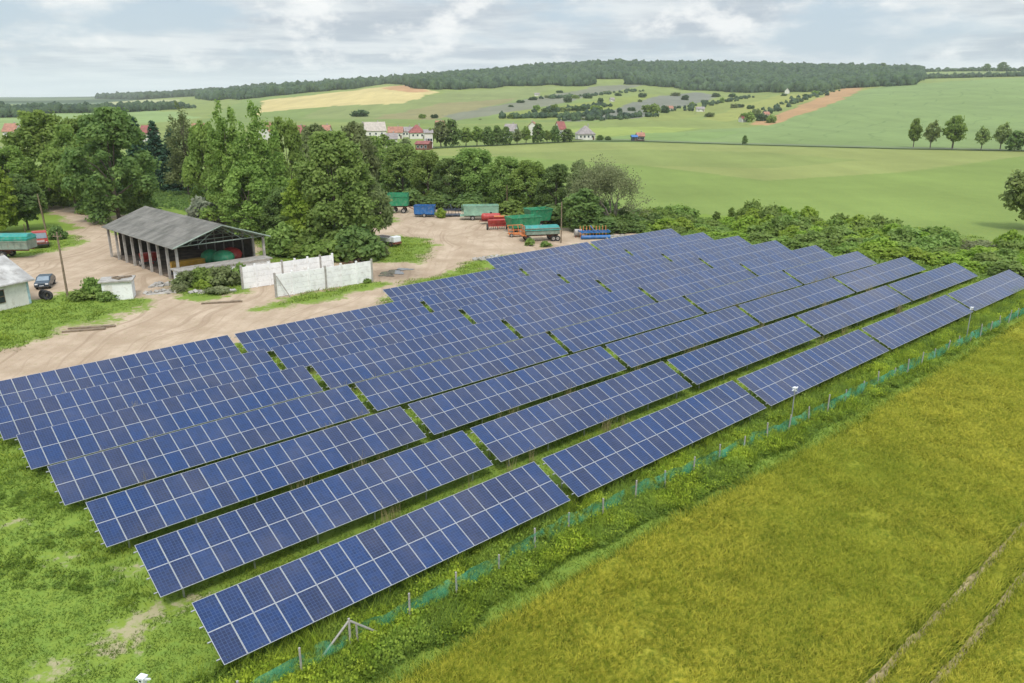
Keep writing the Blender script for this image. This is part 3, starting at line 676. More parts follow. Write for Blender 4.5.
# dry stalks along the lower panel edges
xs_ = []; 
for r in range(1, 7):
    for k in range(11 if r < 4 else 16):
        s0 = random.uniform(2, 90 if r < 4 else 45); oo = random.uniform(3.0, 3.5)
        for q in range(random.randint(2, 7)):
            s1 = s0 + random.gauss(0, .45); xs_.append((ROWS[r][0] + s1 * RD[0] + oo * RN[0], ROWS[r][1] + s1 * RD[1] + oo * RN[1], 0))
xs_ = np.array(xs_); tv, tf = blades(9, 1.0, .10, .010, 15, .25)
V, Fq = scatter(tv, tf, xs_, .8 + .55 * rng.random(len(xs_)), rng.uniform(0, 6.28, len(xs_)))
dm = simple('dry_stalks', (.30, .25, .12), .9, var=.3, scale=.5)
tag(objm('dry_stalks', mesh_np('dry_stalks', V, Fq, dm)), 'thin dry reddish grass stalks sticking up over the lower panel edges', 'grass', kind='stuff')
# ------------------------------------------------------------------ trees
def crown_arrays(kind, seed, nleaf, size):
    r = np.random.default_rng(seed); L = []
    if kind == 'broad':
        for i in range(80):
            d = r.normal(size=3); d /= np.linalg.norm(d); k = r.uniform(.25, 1) ** .5
            z = .56 + d[2] * .37 * k; w_ = .36 * (1 - .35 * abs(z - .5) * 2 * (z > .5))
            L.append((d[0] * w_ * k, d[1] * w_ * k, z, q_ := r.uniform(.06, .13), q_ * .75))
    elif kind == 'full':     # foliage to the ground
        for i in range(110):
            z = r.uniform(.06, .95); w_ = .42 * math.sin(math.pi * min(1, (z * .78 + .20))) ** .7; a = r.uniform(0, 6.28); k = r.uniform(.3, 1) ** .6
            L.append((math.cos(a) * w_ * k, math.sin(a) * w_ * k, z, q_ := r.uniform(.055, .115), q_ * .75))
    elif kind == 'poplar':
        for j in range(5):
            a = r.uniform(0, 6.28); q = r.uniform(0, .27); bx, by = math.cos(a) * q, math.sin(a) * q; top = r.uniform(.82, 1.0) - q * .5
            for i in range(15):
                z = .14 + (top - .14) * (i + r.uniform(0, .8)) / 15; f = (z - .14) / (top - .14); w_ = .13 * (1 - f) ** .5 + .02
                a2 = r.uniform(0, 6.28); L.append((bx + math.cos(a2) * w_, by + math.sin(a2) * w_, z, .15 * (1.1 - f * .75), .052))
    elif kind == 'spruce':
        for i in range(70):
            z = .05 + .92 * (i / 70); w_ = .42 * (1 - z) ** .85; a = i * 2.4 + r.uniform(0, .8)
            L.append((math.cos(a) * w_ * .7, math.sin(a) * w_ * .7, z - .01, .05 + w_ * .36, .018 + .02 * (1 - z)))
    elif kind == 'bush':
        for i in range(26):
            a = r.uniform(0, 6.28); k = r.uniform(0, 1) ** .5; z = r.uniform(.15, .8) * (1 - .35 * k)
            L.append((math.cos(a) * .34 * k, math.sin(a) * .34 * k, z, r.uniform(.12, .2), r.uniform(.12, .22)))
    L = np.array(L); wgt = L[:, 3] ** 2 * 1.0; pick = r.choice(len(L), nleaf, p=wgt / wgt.sum()); l = L[pick]
    D = r.normal(size=(nleaf, 3)); D /= np.linalg.norm(D, axis=1)[:, None]; D[:, 2] = np.where(D[:, 2] < -.6, -D[:, 2], D[:, 2])
    rr = r.uniform(.25, 1.1, (nleaf, 1)) ** .6 * (1 + .28 * np.abs(r.normal(size=(nleaf, 1))) * (r.random((nleaf, 1)) < .35))
    c = l[:, :3] + D * rr * l[:, [3, 3, 4]]; c[:, 2] = np.clip(c[:, 2], .02, 1.0)
    if kind == 'spruce': D[:, 2] *= .4
    return c, D, L
def crown_mesh(kind, seed, nleaf, size, mat, zr=1.5):
    c, D, L = crown_arrays(kind, seed, nleaf, size); r = np.random.default_rng(seed + 99)
    # leaves are kept squarish once the crown is stretched to its tree (height about zr widths)
    c2 = c * np.array([1, 1, zr]); V, Fq = quads(c2, D, size, r, .6, 1.35); V[:, 2] /= zr
    return mesh_np('crown', V, Fq, mat), L
def trunk_mesh(L, mat, seed, r0=.022, top=.8, zr=1.5, fork=.25):
    r = np.random.default_rng(seed); paths = [([(0, 0, -.01), (.01, 0, fork), (-.01, .01, .55 * top), (0, 0, top)], [r0, r0 * .8, r0 * .5, r0 * .12])]
    for i in r.choice(len(L), min(12, len(L)), replace=False):
        l = L[i]; z0 = max(.08, l[2] * r.uniform(.35, .6)); paths.append(([(0, 0, z0), (l[0] * .45, l[1] * .45, z0 + (l[2] - z0) * .6), (l[0], l[1], l[2])], [r0 * .45, r0 * .3, r0 * .1]))
    V, Fq = tubes(paths, 6); return mesh_np('trunk', V, Fq, mat, smooth=True)
TK = {}
def tkind(key, kind, seed, nleaf, size, leaf, bark='bark', zr=1.5, r0=.022, top=.8):
    cm, L = crown_mesh(kind, seed, nleaf, size, M[leaf], zr); TK[key] = (cm, trunk_mesh(L, M[bark], seed, r0, top, zr))
tkind('broad', 'broad', 1, 16000, 0.038, 'leaf_mid', zr=1.2)
tkind('broad2', 'broad', 2, 16000, 0.038, 'leaf_olive', zr=1.1)
tkind('main', 'full', 3, 24000, 0.031, 'leaf_light', zr=1.4)
tkind('dense', 'full', 4, 22000, 0.031, 'leaf_dark', zr=1.3)
tkind('full', 'full', 5, 18000, 0.034, 'leaf_mid', zr=1.3)
tkind('poplar', 'poplar', 6, 18000, 0.034, 'leaf_mid', zr=2.2)
tkind('poplar2', 'poplar', 7, 18000, 0.034, 'leaf_mid', zr=2.0)
tkind('poplar3', 'poplar', 17, 11000, 0.034, 'leaf_olive', zr=2.6)
tkind('spruce', 'spruce', 8, 9000, .05, 'leaf_spruce', zr=2.6)
tkind('lime', 'full', 9, 12000, 0.043, 'leaf_lime', zr=1.2)
tkind('darksmall', 'broad', 10, 9000, 0.051, 'leaf_dark', zr=1.2)
tkind('willow', 'full', 19, 15000, 0.034, 'leaf_light', zr=1.1)
tkind('sparse', 'broad', 35, 4500, .05, 'leaf_pale', 'palebark', zr=1.1)
tkind('roadt', 'broad', 31, 2600, .065, 'leaf_mid', zr=1.2, r0=.03)
tkind('roadp', 'broad', 32, 2000, .065, 'leaf_pale', zr=1.2, r0=.03)
tkind('far', 'broad', 11, 1500, .09, 'leaf_mid', zr=1.2, r0=.03)
tkind('farlight', 'broad', 12, 1300, .09, 'leaf_olive', zr=1.2, r0=.03)
tkind('fardark', 'full', 13, 1500, .09, 'leaf_dark', zr=1.2)
def bushkind(key, seed, nleaf, size, leaf):
    TK[key] = (crown_mesh('bush', seed, nleaf, size, M[leaf], .8)[0], None)
bushkind('b_mid', 21, 2600, .085, 'leaf_mid'); bushkind('b_lime', 22, 2600, .085, 'leaf_lime'); bushkind('b_dark', 23, 2600, .085, 'leaf_dark')
bushkind('b_olive', 24, 2600, .08, 'leaf_olive'); bushkind('b_silver', 25, 3500, .07, 'leaf_silver'); bushkind('b_far2', 36, 700, .13, 'leaf_mid'); bushkind('b_far3', 37, 500, .14, 'leaf_olive'); bushkind('b_far', 26, 900, .11, 'leaf_far'); bushkind('b_light', 27, 2600, .085, 'leaf_light')
bushkind('b_brown', 28, 2200, .07, 'leaf_brown')
def plant(name, loc, w_, h, key, label, cat, group=None, rz=None):
    cm, tm_ = TK[key]; rz = random.uniform(0, 6.28) if rz is None else rz
    if tm_ is None:
        o = objm(name, cm); o.location = loc; o.rotation_euler = (0, 0, rz); o.scale = (w_, w_, h)
        return tag(o, label, cat, group)
    root = empty(name, loc, rz); tag(root, label, cat, group)
    for nme, me in (('trunk', tm_), ('crown', cm)):
        o = objm(nme, me, root); o.scale = (w_, w_, h)
    return root
def tree_px(u, vb, vt, wpx, key, label, name=None, group=None, cat='tree', land=False):
    p = far(u, vb) if land else at(u, vb); h = zat(p.y, vt) - p.z; d = depth(p.y, p.z); w_ = wpx * d / F
    p = Vector((p.x, p.y + (0 if land else w_ * .18), p.z - .1))
    return plant(name or {'spruce': 'spruce_tree', 'poplar': 'poplar_tree', 'poplar2': 'poplar_tree', 'poplar3': 'poplar_tree'}.get(key, 'broadleaf_tree'), p, w_ * 1.12, h * 1.03, key, label, cat, group)
TREES = [
 (12, 216, 148, 52, 'full', 'mid green tree at the left edge behind the dark tree over the trailer'),
 (-8, 236, 168, 54, 'lime', 'bright lime tree cut by the left edge above the trailer'),
 (24, 231, 176, 44, 'darksmall', 'small dark tree with bent trunk on the grass beside the red lorry'),
 (44, 208, 113, 80, 'full', 'tall rounded mid green tree behind the gravel road on the left'),
 (72, 214, 128, 56, 'broad', 'loose branching tree between the tall rounded tree and the dense dark tree'),
 (84, 200, 118, 50, 'full', 'mid green tree rising behind the dense dark tree on the left'),
 (112, 223, 111, 86, 'dense', 'largest dense dark green tree just left of the grey shed roof'),
 (140, 192, 116, 34, 'spruce', 'dark blue green spruce nearest the dense dark tree'),
 (158, 190, 120, 34, 'spruce', 'dark blue green spruce in the middle of three behind the shed'),
 (174, 192, 128, 34, 'spruce', 'dark blue green spruce beside the slender poplar'),
 (186, 197, 96, 42, 'poplar3', 'slender open poplar with bare gaps left of the big poplars'),
 (210, 226, 124, 46, 'full', 'leafy green tree at the left foot of the big poplars'),
 (232, 236, 98, 58, 'poplar', 'tallest dark poplar behind the ridge of the shed'),
 (262, 236, 103, 54, 'poplar2', 'second tall poplar right of the tallest one behind the shed'),
 (290, 226, 120, 46, 'full', 'light mid green tree filling the gap right of the poplars'),
 (250, 240, 168, 60, 'full', 'bushy lower tree directly behind the open shed front'),
 (286, 244, 190, 48, 'dense', 'dark shaded bushy tree right of the shed'),
 (316, 208, 124, 52, 'broad2', 'olive grey tree behind and above the big light tree'),
 (358, 206, 122, 48, 'broad2', 'olive tree behind right of the big light tree'),
 (378, 192, 138, 40, 'broad', 'green tree behind the green grain trailer in front of the village'),
 (333, 254, 136, 88, 'main', 'big light green tree behind the white concrete walls'),
 (372, 248, 176, 46, 'broad2', 'pale drooping tree merging with the right side of the big light tree'),
 (305, 252, 182, 54, 'lime', 'lime green shrubby tree left in front of the big light tree'),
 (402, 196, 146, 46, 'willow', 'light tree above the green grain trailer'),
 (428, 202, 152, 40, 'full', 'green tree directly behind the blue container'),
 (448, 206, 160, 36, 'dense', 'dark tree behind the dark machine'),
 (474, 205, 150, 52, 'willow', 'bright rounded tree behind the pale green trailer'),
 (505, 209, 158, 40, 'willow', 'light leafy tree behind the red machines'),
 (530, 212, 162, 46, 'full', 'mid green tree behind the teal trailers'),
 (556, 217, 166, 40, 'dense', 'darker tree beside the thin pole behind the trailers'),
 (580, 222, 160, 36, 'broad2', 'olive tree just left of the nearly bare tree'),
 (582, 232, 190, 50, 'darksmall', 'dark low tree under the nearly bare tree behind the orange harrow'),
 (1036, 232, 164, 62, 'sparse', 'pale olive tree cut by the right edge above the hedge'),
]
for T in TREES: tree_px(*T)
# the nearly bare spreading tree
def bare_tree(u, vb, vt, wpx, label):
    p = at(u, vb); h = zat(p.y, vt); w_ = wpx * depth(p.y) / F; r = random.Random(5); paths = []; tips = []
    def grow(q, d, ln, rad, lev):
        pts = [q]; rr = [rad]; c = Vector(q); dd = Vector(d)
        for i in range(4):
            dd = (dd + Vector((r.gauss(0, .13), r.gauss(0, .13), r.gauss(.02, .08)))).normalized(); c = c + dd * ln / 4; pts.append(tuple(c)); rr.append(rad * (1 - .11 * (i + 1)))
            if lev >= 2: tips.append(tuple(c))
        paths.append((pts, rr))
        if lev < 5:
            for k in range(3 if lev < 4 else 2):
                nd = (dd + Vector((r.gauss(0, .55), r.gauss(0, .55), r.gauss(.03, .3)))).normalized(); grow(tuple(c), tuple(nd), ln * r.uniform(.62, .85), rr[-1] * .72, lev + 1)
    for a in (0, 1.3, 2.5, 3.8, 5.0): grow((.15 * math.cos(a), .15 * math.sin(a), 0), (.42 * math.cos(a), .42 * math.sin(a), 1), h * .30, .26, 0)
    root = empty('bare_tree', p); tag(root, label, 'tree')
    V, Fq = tubes(paths, 5); mx = V[:, 2].max(); V *= np.array([w_ / (np.ptp(V[:, 0])), w_ / np.ptp(V[:, 1]), h / mx]) 
    objm('trunk', mesh_np('trunk', V, Fq, M['palebark'], smooth=True), root)
    tp = np.array(tips) * np.array([w_ / max(np.ptp(np.array(tips)[:, 0]), .1), w_ / max(np.ptp(np.array(tips)[:, 1]), .1), h / mx])
    sel = rng.integers(0, len(tp), 11000); c = tp[sel] + rng.normal(size=(11000, 3)) * .5; V, Fq = quads(c, rng.normal(size=(11000, 3)), .22, rng)
    objm('crown', mesh_np('crown', V, Fq, M['leaf_brown']), root)
bare_tree(612, 226, 158, 78, 'wide spreading nearly bare tree with many pale limbs against the green field')
for u, vb, vt, wpx, key, lab in [
 (205, 232, 196, 34, 'b_silver', 'silvery white blossoming shrub behind the shed roof'), (218, 232, 200, 24, 'b_silver', 'smaller silvery shrub right beside the larger silvery one behind the shed'),
 (282, 256, 224, 36, 'b_light', 'light shrub beside the right corner post of the shed'), (300, 256, 232, 40, 'b_mid', 'green shrub behind the left white concrete wall'),
 (330, 260, 232, 50, 'b_mid', 'green shrub at the foot of the big light tree'), (355, 262, 228, 44, 'b_dark', 'dark shrub behind the right end of the white walls'), (372, 258, 236, 26, 'b_olive', 'olive shrub right of the dark shrub beside the grass oval'),
 (93, 298, 276, 22, 'b_mid', 'upright green shrub between the pole and the small white outhouse'), (82, 300, 289, 26, 'b_mid', 'low green shrub at the foot of the wooden pole'), (106, 301, 290, 18, 'b_light', 'low shrub against the left side of the small outhouse'),
 (186, 287, 270, 26, 'b_olive', 'weedy olive shrub at the left end of the low concrete bunker'), (204, 287, 266, 28, 'b_mid', 'weedy green shrub in front of the middle of the low bunker'), (222, 287, 265, 28, 'b_olive', 'weedy olive shrub near the left white concrete wall'),
 (202, 291, 280, 14, 'b_lime', 'small lime yellow shrub in front of the bunker weeds'), (238, 284, 262, 18, 'b_mid', 'green shrub touching the left end of the white wall'), (178, 292, 282, 14, 'b_brown', 'brownish scrub at the gravel corner before the shed'), (216, 294, 286, 22, 'b_brown', 'low brownish scrub below the bunker beside the gravel'),
 (92, 214, 202, 26, 'b_mid', 'rounded bush beside the gravel road below the dense dark tree'), (56, 240, 226, 16, 'b_dark', 'dark bush just right of the red lorry'), (367, 283, 278, 8, 'b_mid', 'small green bush at the right foot of the front white wall'),
 (530, 246, 238, 9, 'b_light', 'tiny light shrub in front of the teal trailer'), (546, 247, 241, 10, 'b_light', 'tiny light shrub beside the pole before the trailers'), (441, 218, 208, 10, 'b_lime', 'small lime bush between the blue container and the dark machine'),
 (410, 206, 190, 30, 'b_dark', 'dark bush behind the green grain trailer'), (440, 208, 192, 34, 'b_dark', 'dark bush behind the blue container'), (470, 210, 194, 36, 'b_dark', 'dark bush behind the left end of the pale green trailer'), (506, 216, 200, 38, 'b_mid', 'green bush behind the red machines'), (548, 226, 206, 36, 'b_dark', 'dark bush behind the teal trailers'), (590, 232, 212, 46, 'b_dark', 'dark bush behind the orange harrow')]:
    p = at(u, vb); h = zat(p.y, vt); w_ = wpx * depth(p.y) / F
    plant('bush', (p.x, p.y + w_ * .2, -.05), w_ * 1.25, h * 1.1, key, lab, 'bush')
# hedge behind the far ends of the rows
BK = [(590, 221), (650, 221), (700, 222), (760, 223), (800, 226), (900, 239), (1000, 252), (1110, 266), (1200, 280)]
FT = [(590, 234), (650, 231), (700, 236), (780, 247), (860, 257), (940, 266), (1030, 284), (1120, 302), (1200, 320)]
hed = []; tries = 0; bku = np.array(BK); ftu = np.array(FT)
while len(hed) < 150 and tries < 6000:
    tries += 1; u = random.uniform(596, 1120); vb_ = np.interp(u, bku[:, 0], bku[:, 1]); vf_ = np.interp(u, ftu[:, 0], ftu[:, 1]); f = random.random() ** .8
    p = at(u, vb_ + (vf_ - vb_) * f)
    if all((p - q[0]).length > 2.5 for q in hed): hed.append((p, u, f))
hed.sort(key=lambda q: q[1])
tone = {'b_mid': 'mid green', 'b_lime': 'yellow green', 'b_dark': 'dark green', 'b_light': 'light green', 'b_olive': 'olive'}
for i, (p, u, f) in enumerate(hed):
    dark = u < 660; gap = 690 < u < 745; gap2 = 965 < u < 1000 and f < .4
    key = random.choice(['b_dark', 'b_dark', 'b_mid']) if dark else random.choice(['b_mid', 'b_lime', 'b_lime', 'b_light', 'b_light', 'b_mid'])
    sz = random.uniform(3.6, 5.6); h = random.uniform(2.2, 3.9)
    if 740 < u < 790 and f < .5: h += 1.3
    if gap: h *= .5; sz *= .7
    if gap2: key = 'b_brown'; h *= .6
    h *= (1 - .35 * f)
    tn = tone.get(key, 'brownish')
    plant('hedge_bush', (p.x, p.y, -.15), sz * 1.2, h * 1.15, key, '%s hedge bush behind the panel rows, %s from the left' % (tn, ordn(i)), 'bush', 'bushes of the hedge behind the panels')
for u, vb, vt, wpx in ((716, 222, 211, 9), (731, 221, 207, 8), (737, 222, 212, 7), (798, 226, 217, 8), (860, 234, 222, 9)):
    p = at(u, vb); plant('sapling', p, wpx * depth(p.y) / F * 1.2, zat(p.y, vt), 'far', '%s of five young saplings sticking up behind the hedge' % {716: 'leftmost', 731: 'second from the left', 737: 'middle one', 798: 'fourth from the left', 860: 'rightmost'}[u], 'tree', 'saplings behind the hedge')
# undergrowth beneath the trees and hedge
def under(name, poly, n, hh, mat, label, seed):
    P = gpoly(poly); a = np.array(P); r = np.random.default_rng(seed); x = r.uniform(a[:, 0].min(), a[:, 0].max(), n); y = r.uniform(a[:, 1].min(), a[:, 1].max(), n)
    m_ = inside(P, x, y) & (dirt_sd(x, y) > .6); x = x[m_]; y = y[m_]; tv, tf = leafclump(16, .6, .6, .3, seed)
    V, Fq = scatter(tv, tf, np.column_stack([x, y, np.zeros(len(x))]), np.column_stack([r.uniform(.7, 1.5, len(x))] * 2 + [hh * r.uniform(.5, 1.5, len(x))]), r.uniform(0, 6.28, len(x)))
    tag(objm(name, mesh_np(name, V, Fq, mat)), label, 'undergrowth', kind='stuff')
under('undergrowth', [(560, 214), (650, 217), (700, 219), (800, 223), (900, 236), (1000, 249), (1150, 268), (1180, 330), (1020, 292), (940, 272), (860, 262), (780, 250), (700, 240), (640, 236), (600, 238)], 9000, 1.0, M['leaf_mid'], 'low leafy growth filling the gaps in the hedge behind the panels', 3)
under('undergrowth', [(-40, 232), (30, 200), (105, 205), (120, 214), (100, 226), (150, 205), (240, 222), (270, 258), (340, 262), (372, 250), (380, 205), (460, 202), (560, 226), (600, 230), (620, 205), (560, 185), (380, 180), (100, 182), (-40, 190)], 16000, .9, M['leaf_dark'], 'dark undergrowth beneath the trees around the yard', 4)
# trees by the country road on the right
for u, vb, vt, wpx, key, lab in [(913, 147.8, 118, 15, 'roadt', 'leftmost tree of the row along the country road, round crown on a thin trunk'), (930, 148.6, 120, 17, 'roadp', 'pale yellowish tree, second from the left along the country road'),
 (952, 149, 115, 26, 'roadt', 'largest dark crowned tree standing along the country road'), (981, 149.6, 126, 16, 'roadp', 'small olive tree right of the largest tree along the country road'), (1000, 150, 122, 18, 'roadp', 'pale tree just left of the dark round bush by the country road'),
 (1014, 151, 131, 17, 'fardark', 'dark round low tree near the right edge by the country road'), (1027, 151.5, 126, 18, 'roadp', 'pale tree cut by the right edge at the country road'), (744.5, 144.4, 135.5, 6, 'fardark', 'lone small tree beside the country road in mid field')]:
    tree_px(u, vb, vt, wpx, key, lab, land=True)
# row of trees in front of the village
VT = [(368, 148, 136, 14, 'far'), (384, 149, 134, 12, 'far'), (441, 147.5, 121, 19, 'farlight'), (452, 147, 120, 16, 'fardark'), (466, 146.5, 127, 15, 'far'), (477, 146, 126, 13, 'far'), (488, 145.7, 127, 12, 'fardark'), (497, 145.2, 126, 11, 'fardark'), (506, 145, 127, 11, 'fardark'), (517, 144.5, 129, 11, 'farlight'), (526, 144, 126, 11, 'far'), (538, 143.4, 124, 12, 'fardark'), (547, 143, 130, 9, 'far'), (555, 142.6, 126, 10, 'fardark'), (567, 142, 129, 13, 'fardark'), (430, 148, 128, 10, 'far'), (405, 149.5, 138, 12, 'farlight'), (392, 150, 139, 13, 'far'), (600, 140.2, 135, 7, 'fardark'), (608, 140.2, 136, 6, 'fardark')]
VT.sort()
for i, (u, vb, vt, wpx, key) in enumerate(VT):
    tree_px(u, vb, vt, wpx * 1.15, key, '%s tree in the line before the village houses, %s from the left' % ({'far': 'mid green', 'farlight': 'olive green', 'fardark': 'dark green'}[key], ordn(i)), land=True, group='trees in the line before the village houses')
# trees and bushes dotted over the hillside
HB = [(422, 118.5, 113, 8), (435, 118.3, 114, 9), (360, 116.5, 112.5, 17), (537, 110.5, 104, 8), (555, 112, 103, 8), (547, 112.5, 108, 12), (565, 111.5, 107, 12), (580, 111, 106, 14), (596, 111, 105, 14), (575, 98.5, 95, 10), (588, 98.5, 94, 9), (568, 102.5, 96, 8), (600, 104, 98, 7), (533, 100, 96, 9), (520, 103, 100, 8),
 (632, 111, 106, 8), (652, 114.5, 103, 19), (665, 113, 104, 10), (692, 107, 101, 6), (709, 117, 111, 10), (734, 108, 102.5, 8), (740, 107.5, 103, 7), (750, 109, 105, 9), (748, 122, 111, 14), (762, 121, 112, 12), (771, 123, 114, 10), (757, 116, 107, 9), (815, 94.5, 90, 9), (823, 92.5, 88.5, 10), (806, 97, 93, 7), (798, 100.5, 97, 6), (722, 103, 98, 7), (704, 102.5, 99, 7), (685, 100, 95, 9), (642, 97.5, 92, 8), (618, 96, 92, 7), (607, 94, 90, 8), (560, 93, 90, 7), (585, 120, 117, 8), (620, 118.5, 115.5, 8), (480, 119.6, 117.5, 3), (640, 102, 99, 6), (675, 96, 92, 10), (716, 97, 92, 9), (732, 97, 92.5, 8), (784, 96, 92.5, 6), (548, 98, 94, 7), (511, 107, 104, 6), (530, 117.5, 114, 14), (548, 117, 113, 14), (514, 118.5, 115, 12)]
HB.sort()
for i, (u, vb, vt, wpx) in enumerate(HB):
    p = far(u, vb); h = zat(p.y, vt) - p.z; w_ = wpx * depth(p.y, p.z) / F
    if i % 5 == 2: h *= 1.25; w_ *= .8
    plant('hillside_bush', (p.x, p.y, p.z - .8), w_ * 1.15, max(h, w_ * .45) * 1.25, ['b_far', 'b_far2', 'b_far', 'b_far3'][i % 4], 'dark rounded clump of bushes on the patchwork hillside, %s from the left' % ordn(i), 'bush', 'bush clumps dotted over the hillside')
# woods: crowns far too many to count
def ico(sub=1):
    bm = bmesh.new(); bmesh.ops.create_icosphere(bm, subdivisions=sub, radius=1); V = np.array([v.co for v in bm.verts]); Fq = np.array([[v.index for v in f.verts] for f in bm.faces]); bm.free()
    return V, Fq
IV, IF = ico(2)
def wood(name, x, y, rad, label, seed, mat):
    r = np.random.default_rng(seed); z = terrain(x, y); Vs = []; Fs = []; off = 0
    for k in range(6):
        s = slice(k, None, 6); n = len(x[s]); tv = IV * (1 + .22 * r.normal(size=(len(IV), 1))); tv = tv.copy(); tv[:, 2] = tv[:, 2] * 1.15 + .55
        keepf = IF[(tv[IF][:, :, 2].mean(1) > .2)]
        V, Fq = scatter(tv, keepf, np.column_stack([x[s], y[s], z[s]]), np.column_stack([rad[s], rad[s], rad[s] * r.uniform(.75, 1.15, n)]), r.uniform(0, 6.28, n))
        Vs.append(V); Fs.append(Fq + off); off += len(V)
    tag(objm(name, mesh_np(name, np.concatenate(Vs), np.concatenate(Fs), mat)), label, 'forest', kind='stuff')
FLU = [-100, 150, 258, 262, 300, 330, 350, 400, 415, 432, 480, 560, 575, 600, 640, 690, 730, 780, 850, 882, 884]
FLV = [99, 97.5, 100, 101, 96, 92, 90.5, 83.5, 85, 91, 88, 85.5, 86, 82, 87, 91, 92, 91.5, 86, 84, 80]
N = 26000; uu = rng.uniform(225, 884, N); ty = np.exp(rng.uniform(math.log(1330), math.log(2450), N)); tx = 1.046 * (uu - 512) / F * ty
vz = vof(ty, terrain(tx, ty)); lim = np.interp(uu, FLU, FLV) + 2.6 * (vnoise(uu, uu * 0, 14, 3) - .5)
clear = ((np.abs(uu - 603) < 24) & (np.abs(vz - 81.5) < 2.4)) | ((np.abs(uu - 690) < 26) & (np.abs(vz - 87.5) < 2.2))
m_ = (vz < lim) & ~clear & ((uu < 835) | (rng.random(N) < (890 - uu) / 60)); print('forest', m_.sum())
fm = leafmat('forest_crowns', (.008, .026, .016), (.060, .10, .034), scale=.06, trans=.0, hue=.0)
k = m_.sum(); wood('forest', tx[m_], ty[m_], rng.uniform(2.2, 3.4, k) ** 1.85 * np.where(rng.random(k) < .06, 1.22, 1), 'dense dark wood covering the ridge of the hill', 5, fm)
def belt(name, pts, n, wid, rad, label, seed):
    r = np.random.default_rng(seed); P = [far(*q) for q in pts]; i = r.integers(0, len(P) - 1, n); f = r.random(n)
    a = np.array([[q.x, q.y] for q in P]); xy = a[i] * (1 - f[:, None]) + a[i + 1] * f[:, None] + r.normal(size=(n, 2)) * wid
    wood(name, xy[:, 0], xy[:, 1], rad * r.uniform(.6, 1.3, n), label, seed, fm)
belt('hedgerow', [(882, 82), (905, 79.5), (940, 78.2), (1024, 76.5), (1200, 75)], 420, 5, 4.2, 'dark hedge running along the top of the pale green hillside field', 6)
for pts_, n_, lab_ in (([(506, 118.5), (545, 117.6), (590, 116.5), (606, 112.5)], 150, 'lower long scrub belt below the left vineyard'), ([(540, 112.8), (575, 110), (604, 106)], 110, 'upper scrub belt crossing the left vineyard'), ([(545, 99), (575, 97), (640, 91)], 110, 'scrub belt just below the ridge wood'),
    ([(676, 112), (712, 104), (748, 97.5)], 70, 'broken hedge climbing right of the grey vineyard'), ([(760, 114), (800, 100), (838, 90.5)], 80, 'broken hedge beside the brown strip on the right hillside'), ([(560, 121), (600, 119.5), (655, 116.5)], 60, 'thin hedge along the foot of the vineyard slope')):
    belt('hedgerow', pts_, int(n_ * .8), 6, 2.3, lab_, 40 + n_)
belt('skyline_hedge', [(880, 71.8), (900, 72.0), (940, 71.6), (985, 71), (1024, 71.2), (1150, 71)], 260, 10, 4.6, 'thin line of trees on the skyline at the upper right', 7)
for u, s in ((986, 9), (1002, 11), (882, 10)):
    p = far(u, 71.4); plant('broadleaf_tree', (p.x, p.y, p.z), s * p.y / F, s * .95 * p.y / F * .8, 'fardark', {986: 'left of two round trees standing on the skyline at the upper right', 1002: 'right and larger of two round trees on the skyline at the upper right', 882: 'taller tree at the right end of the ridge wood'}[u], 'tree')
belt('treeline', [(-100, 113.5), (20, 113), (100, 112.5), (170, 109)], 500, 20, 6, 'dark belt of trees across the flat fields on the far left', 8)
belt('treeline', [(-60, 117.5), (20, 117)], 200, 12, 6, 'dark clump of trees on the far left horizon below the belt', 9)
N = 5000; uu = rng.uniform(-150, 290, N); ty = rng.uniform(2450, 3400, N); tx = 1.046 * (uu - 512) / F * ty; m_ = vof(ty, terrain(tx, ty)) < np.interp(uu, [-150, 60, 100, 150, 200, 290], [90, 97, 98.5, 99, 101, 101])
wood('forest', tx[m_], ty[m_], rng.uniform(7, 13, m_.sum()), 'distant bluish wood on the low ridge at the far left', 10, fm)
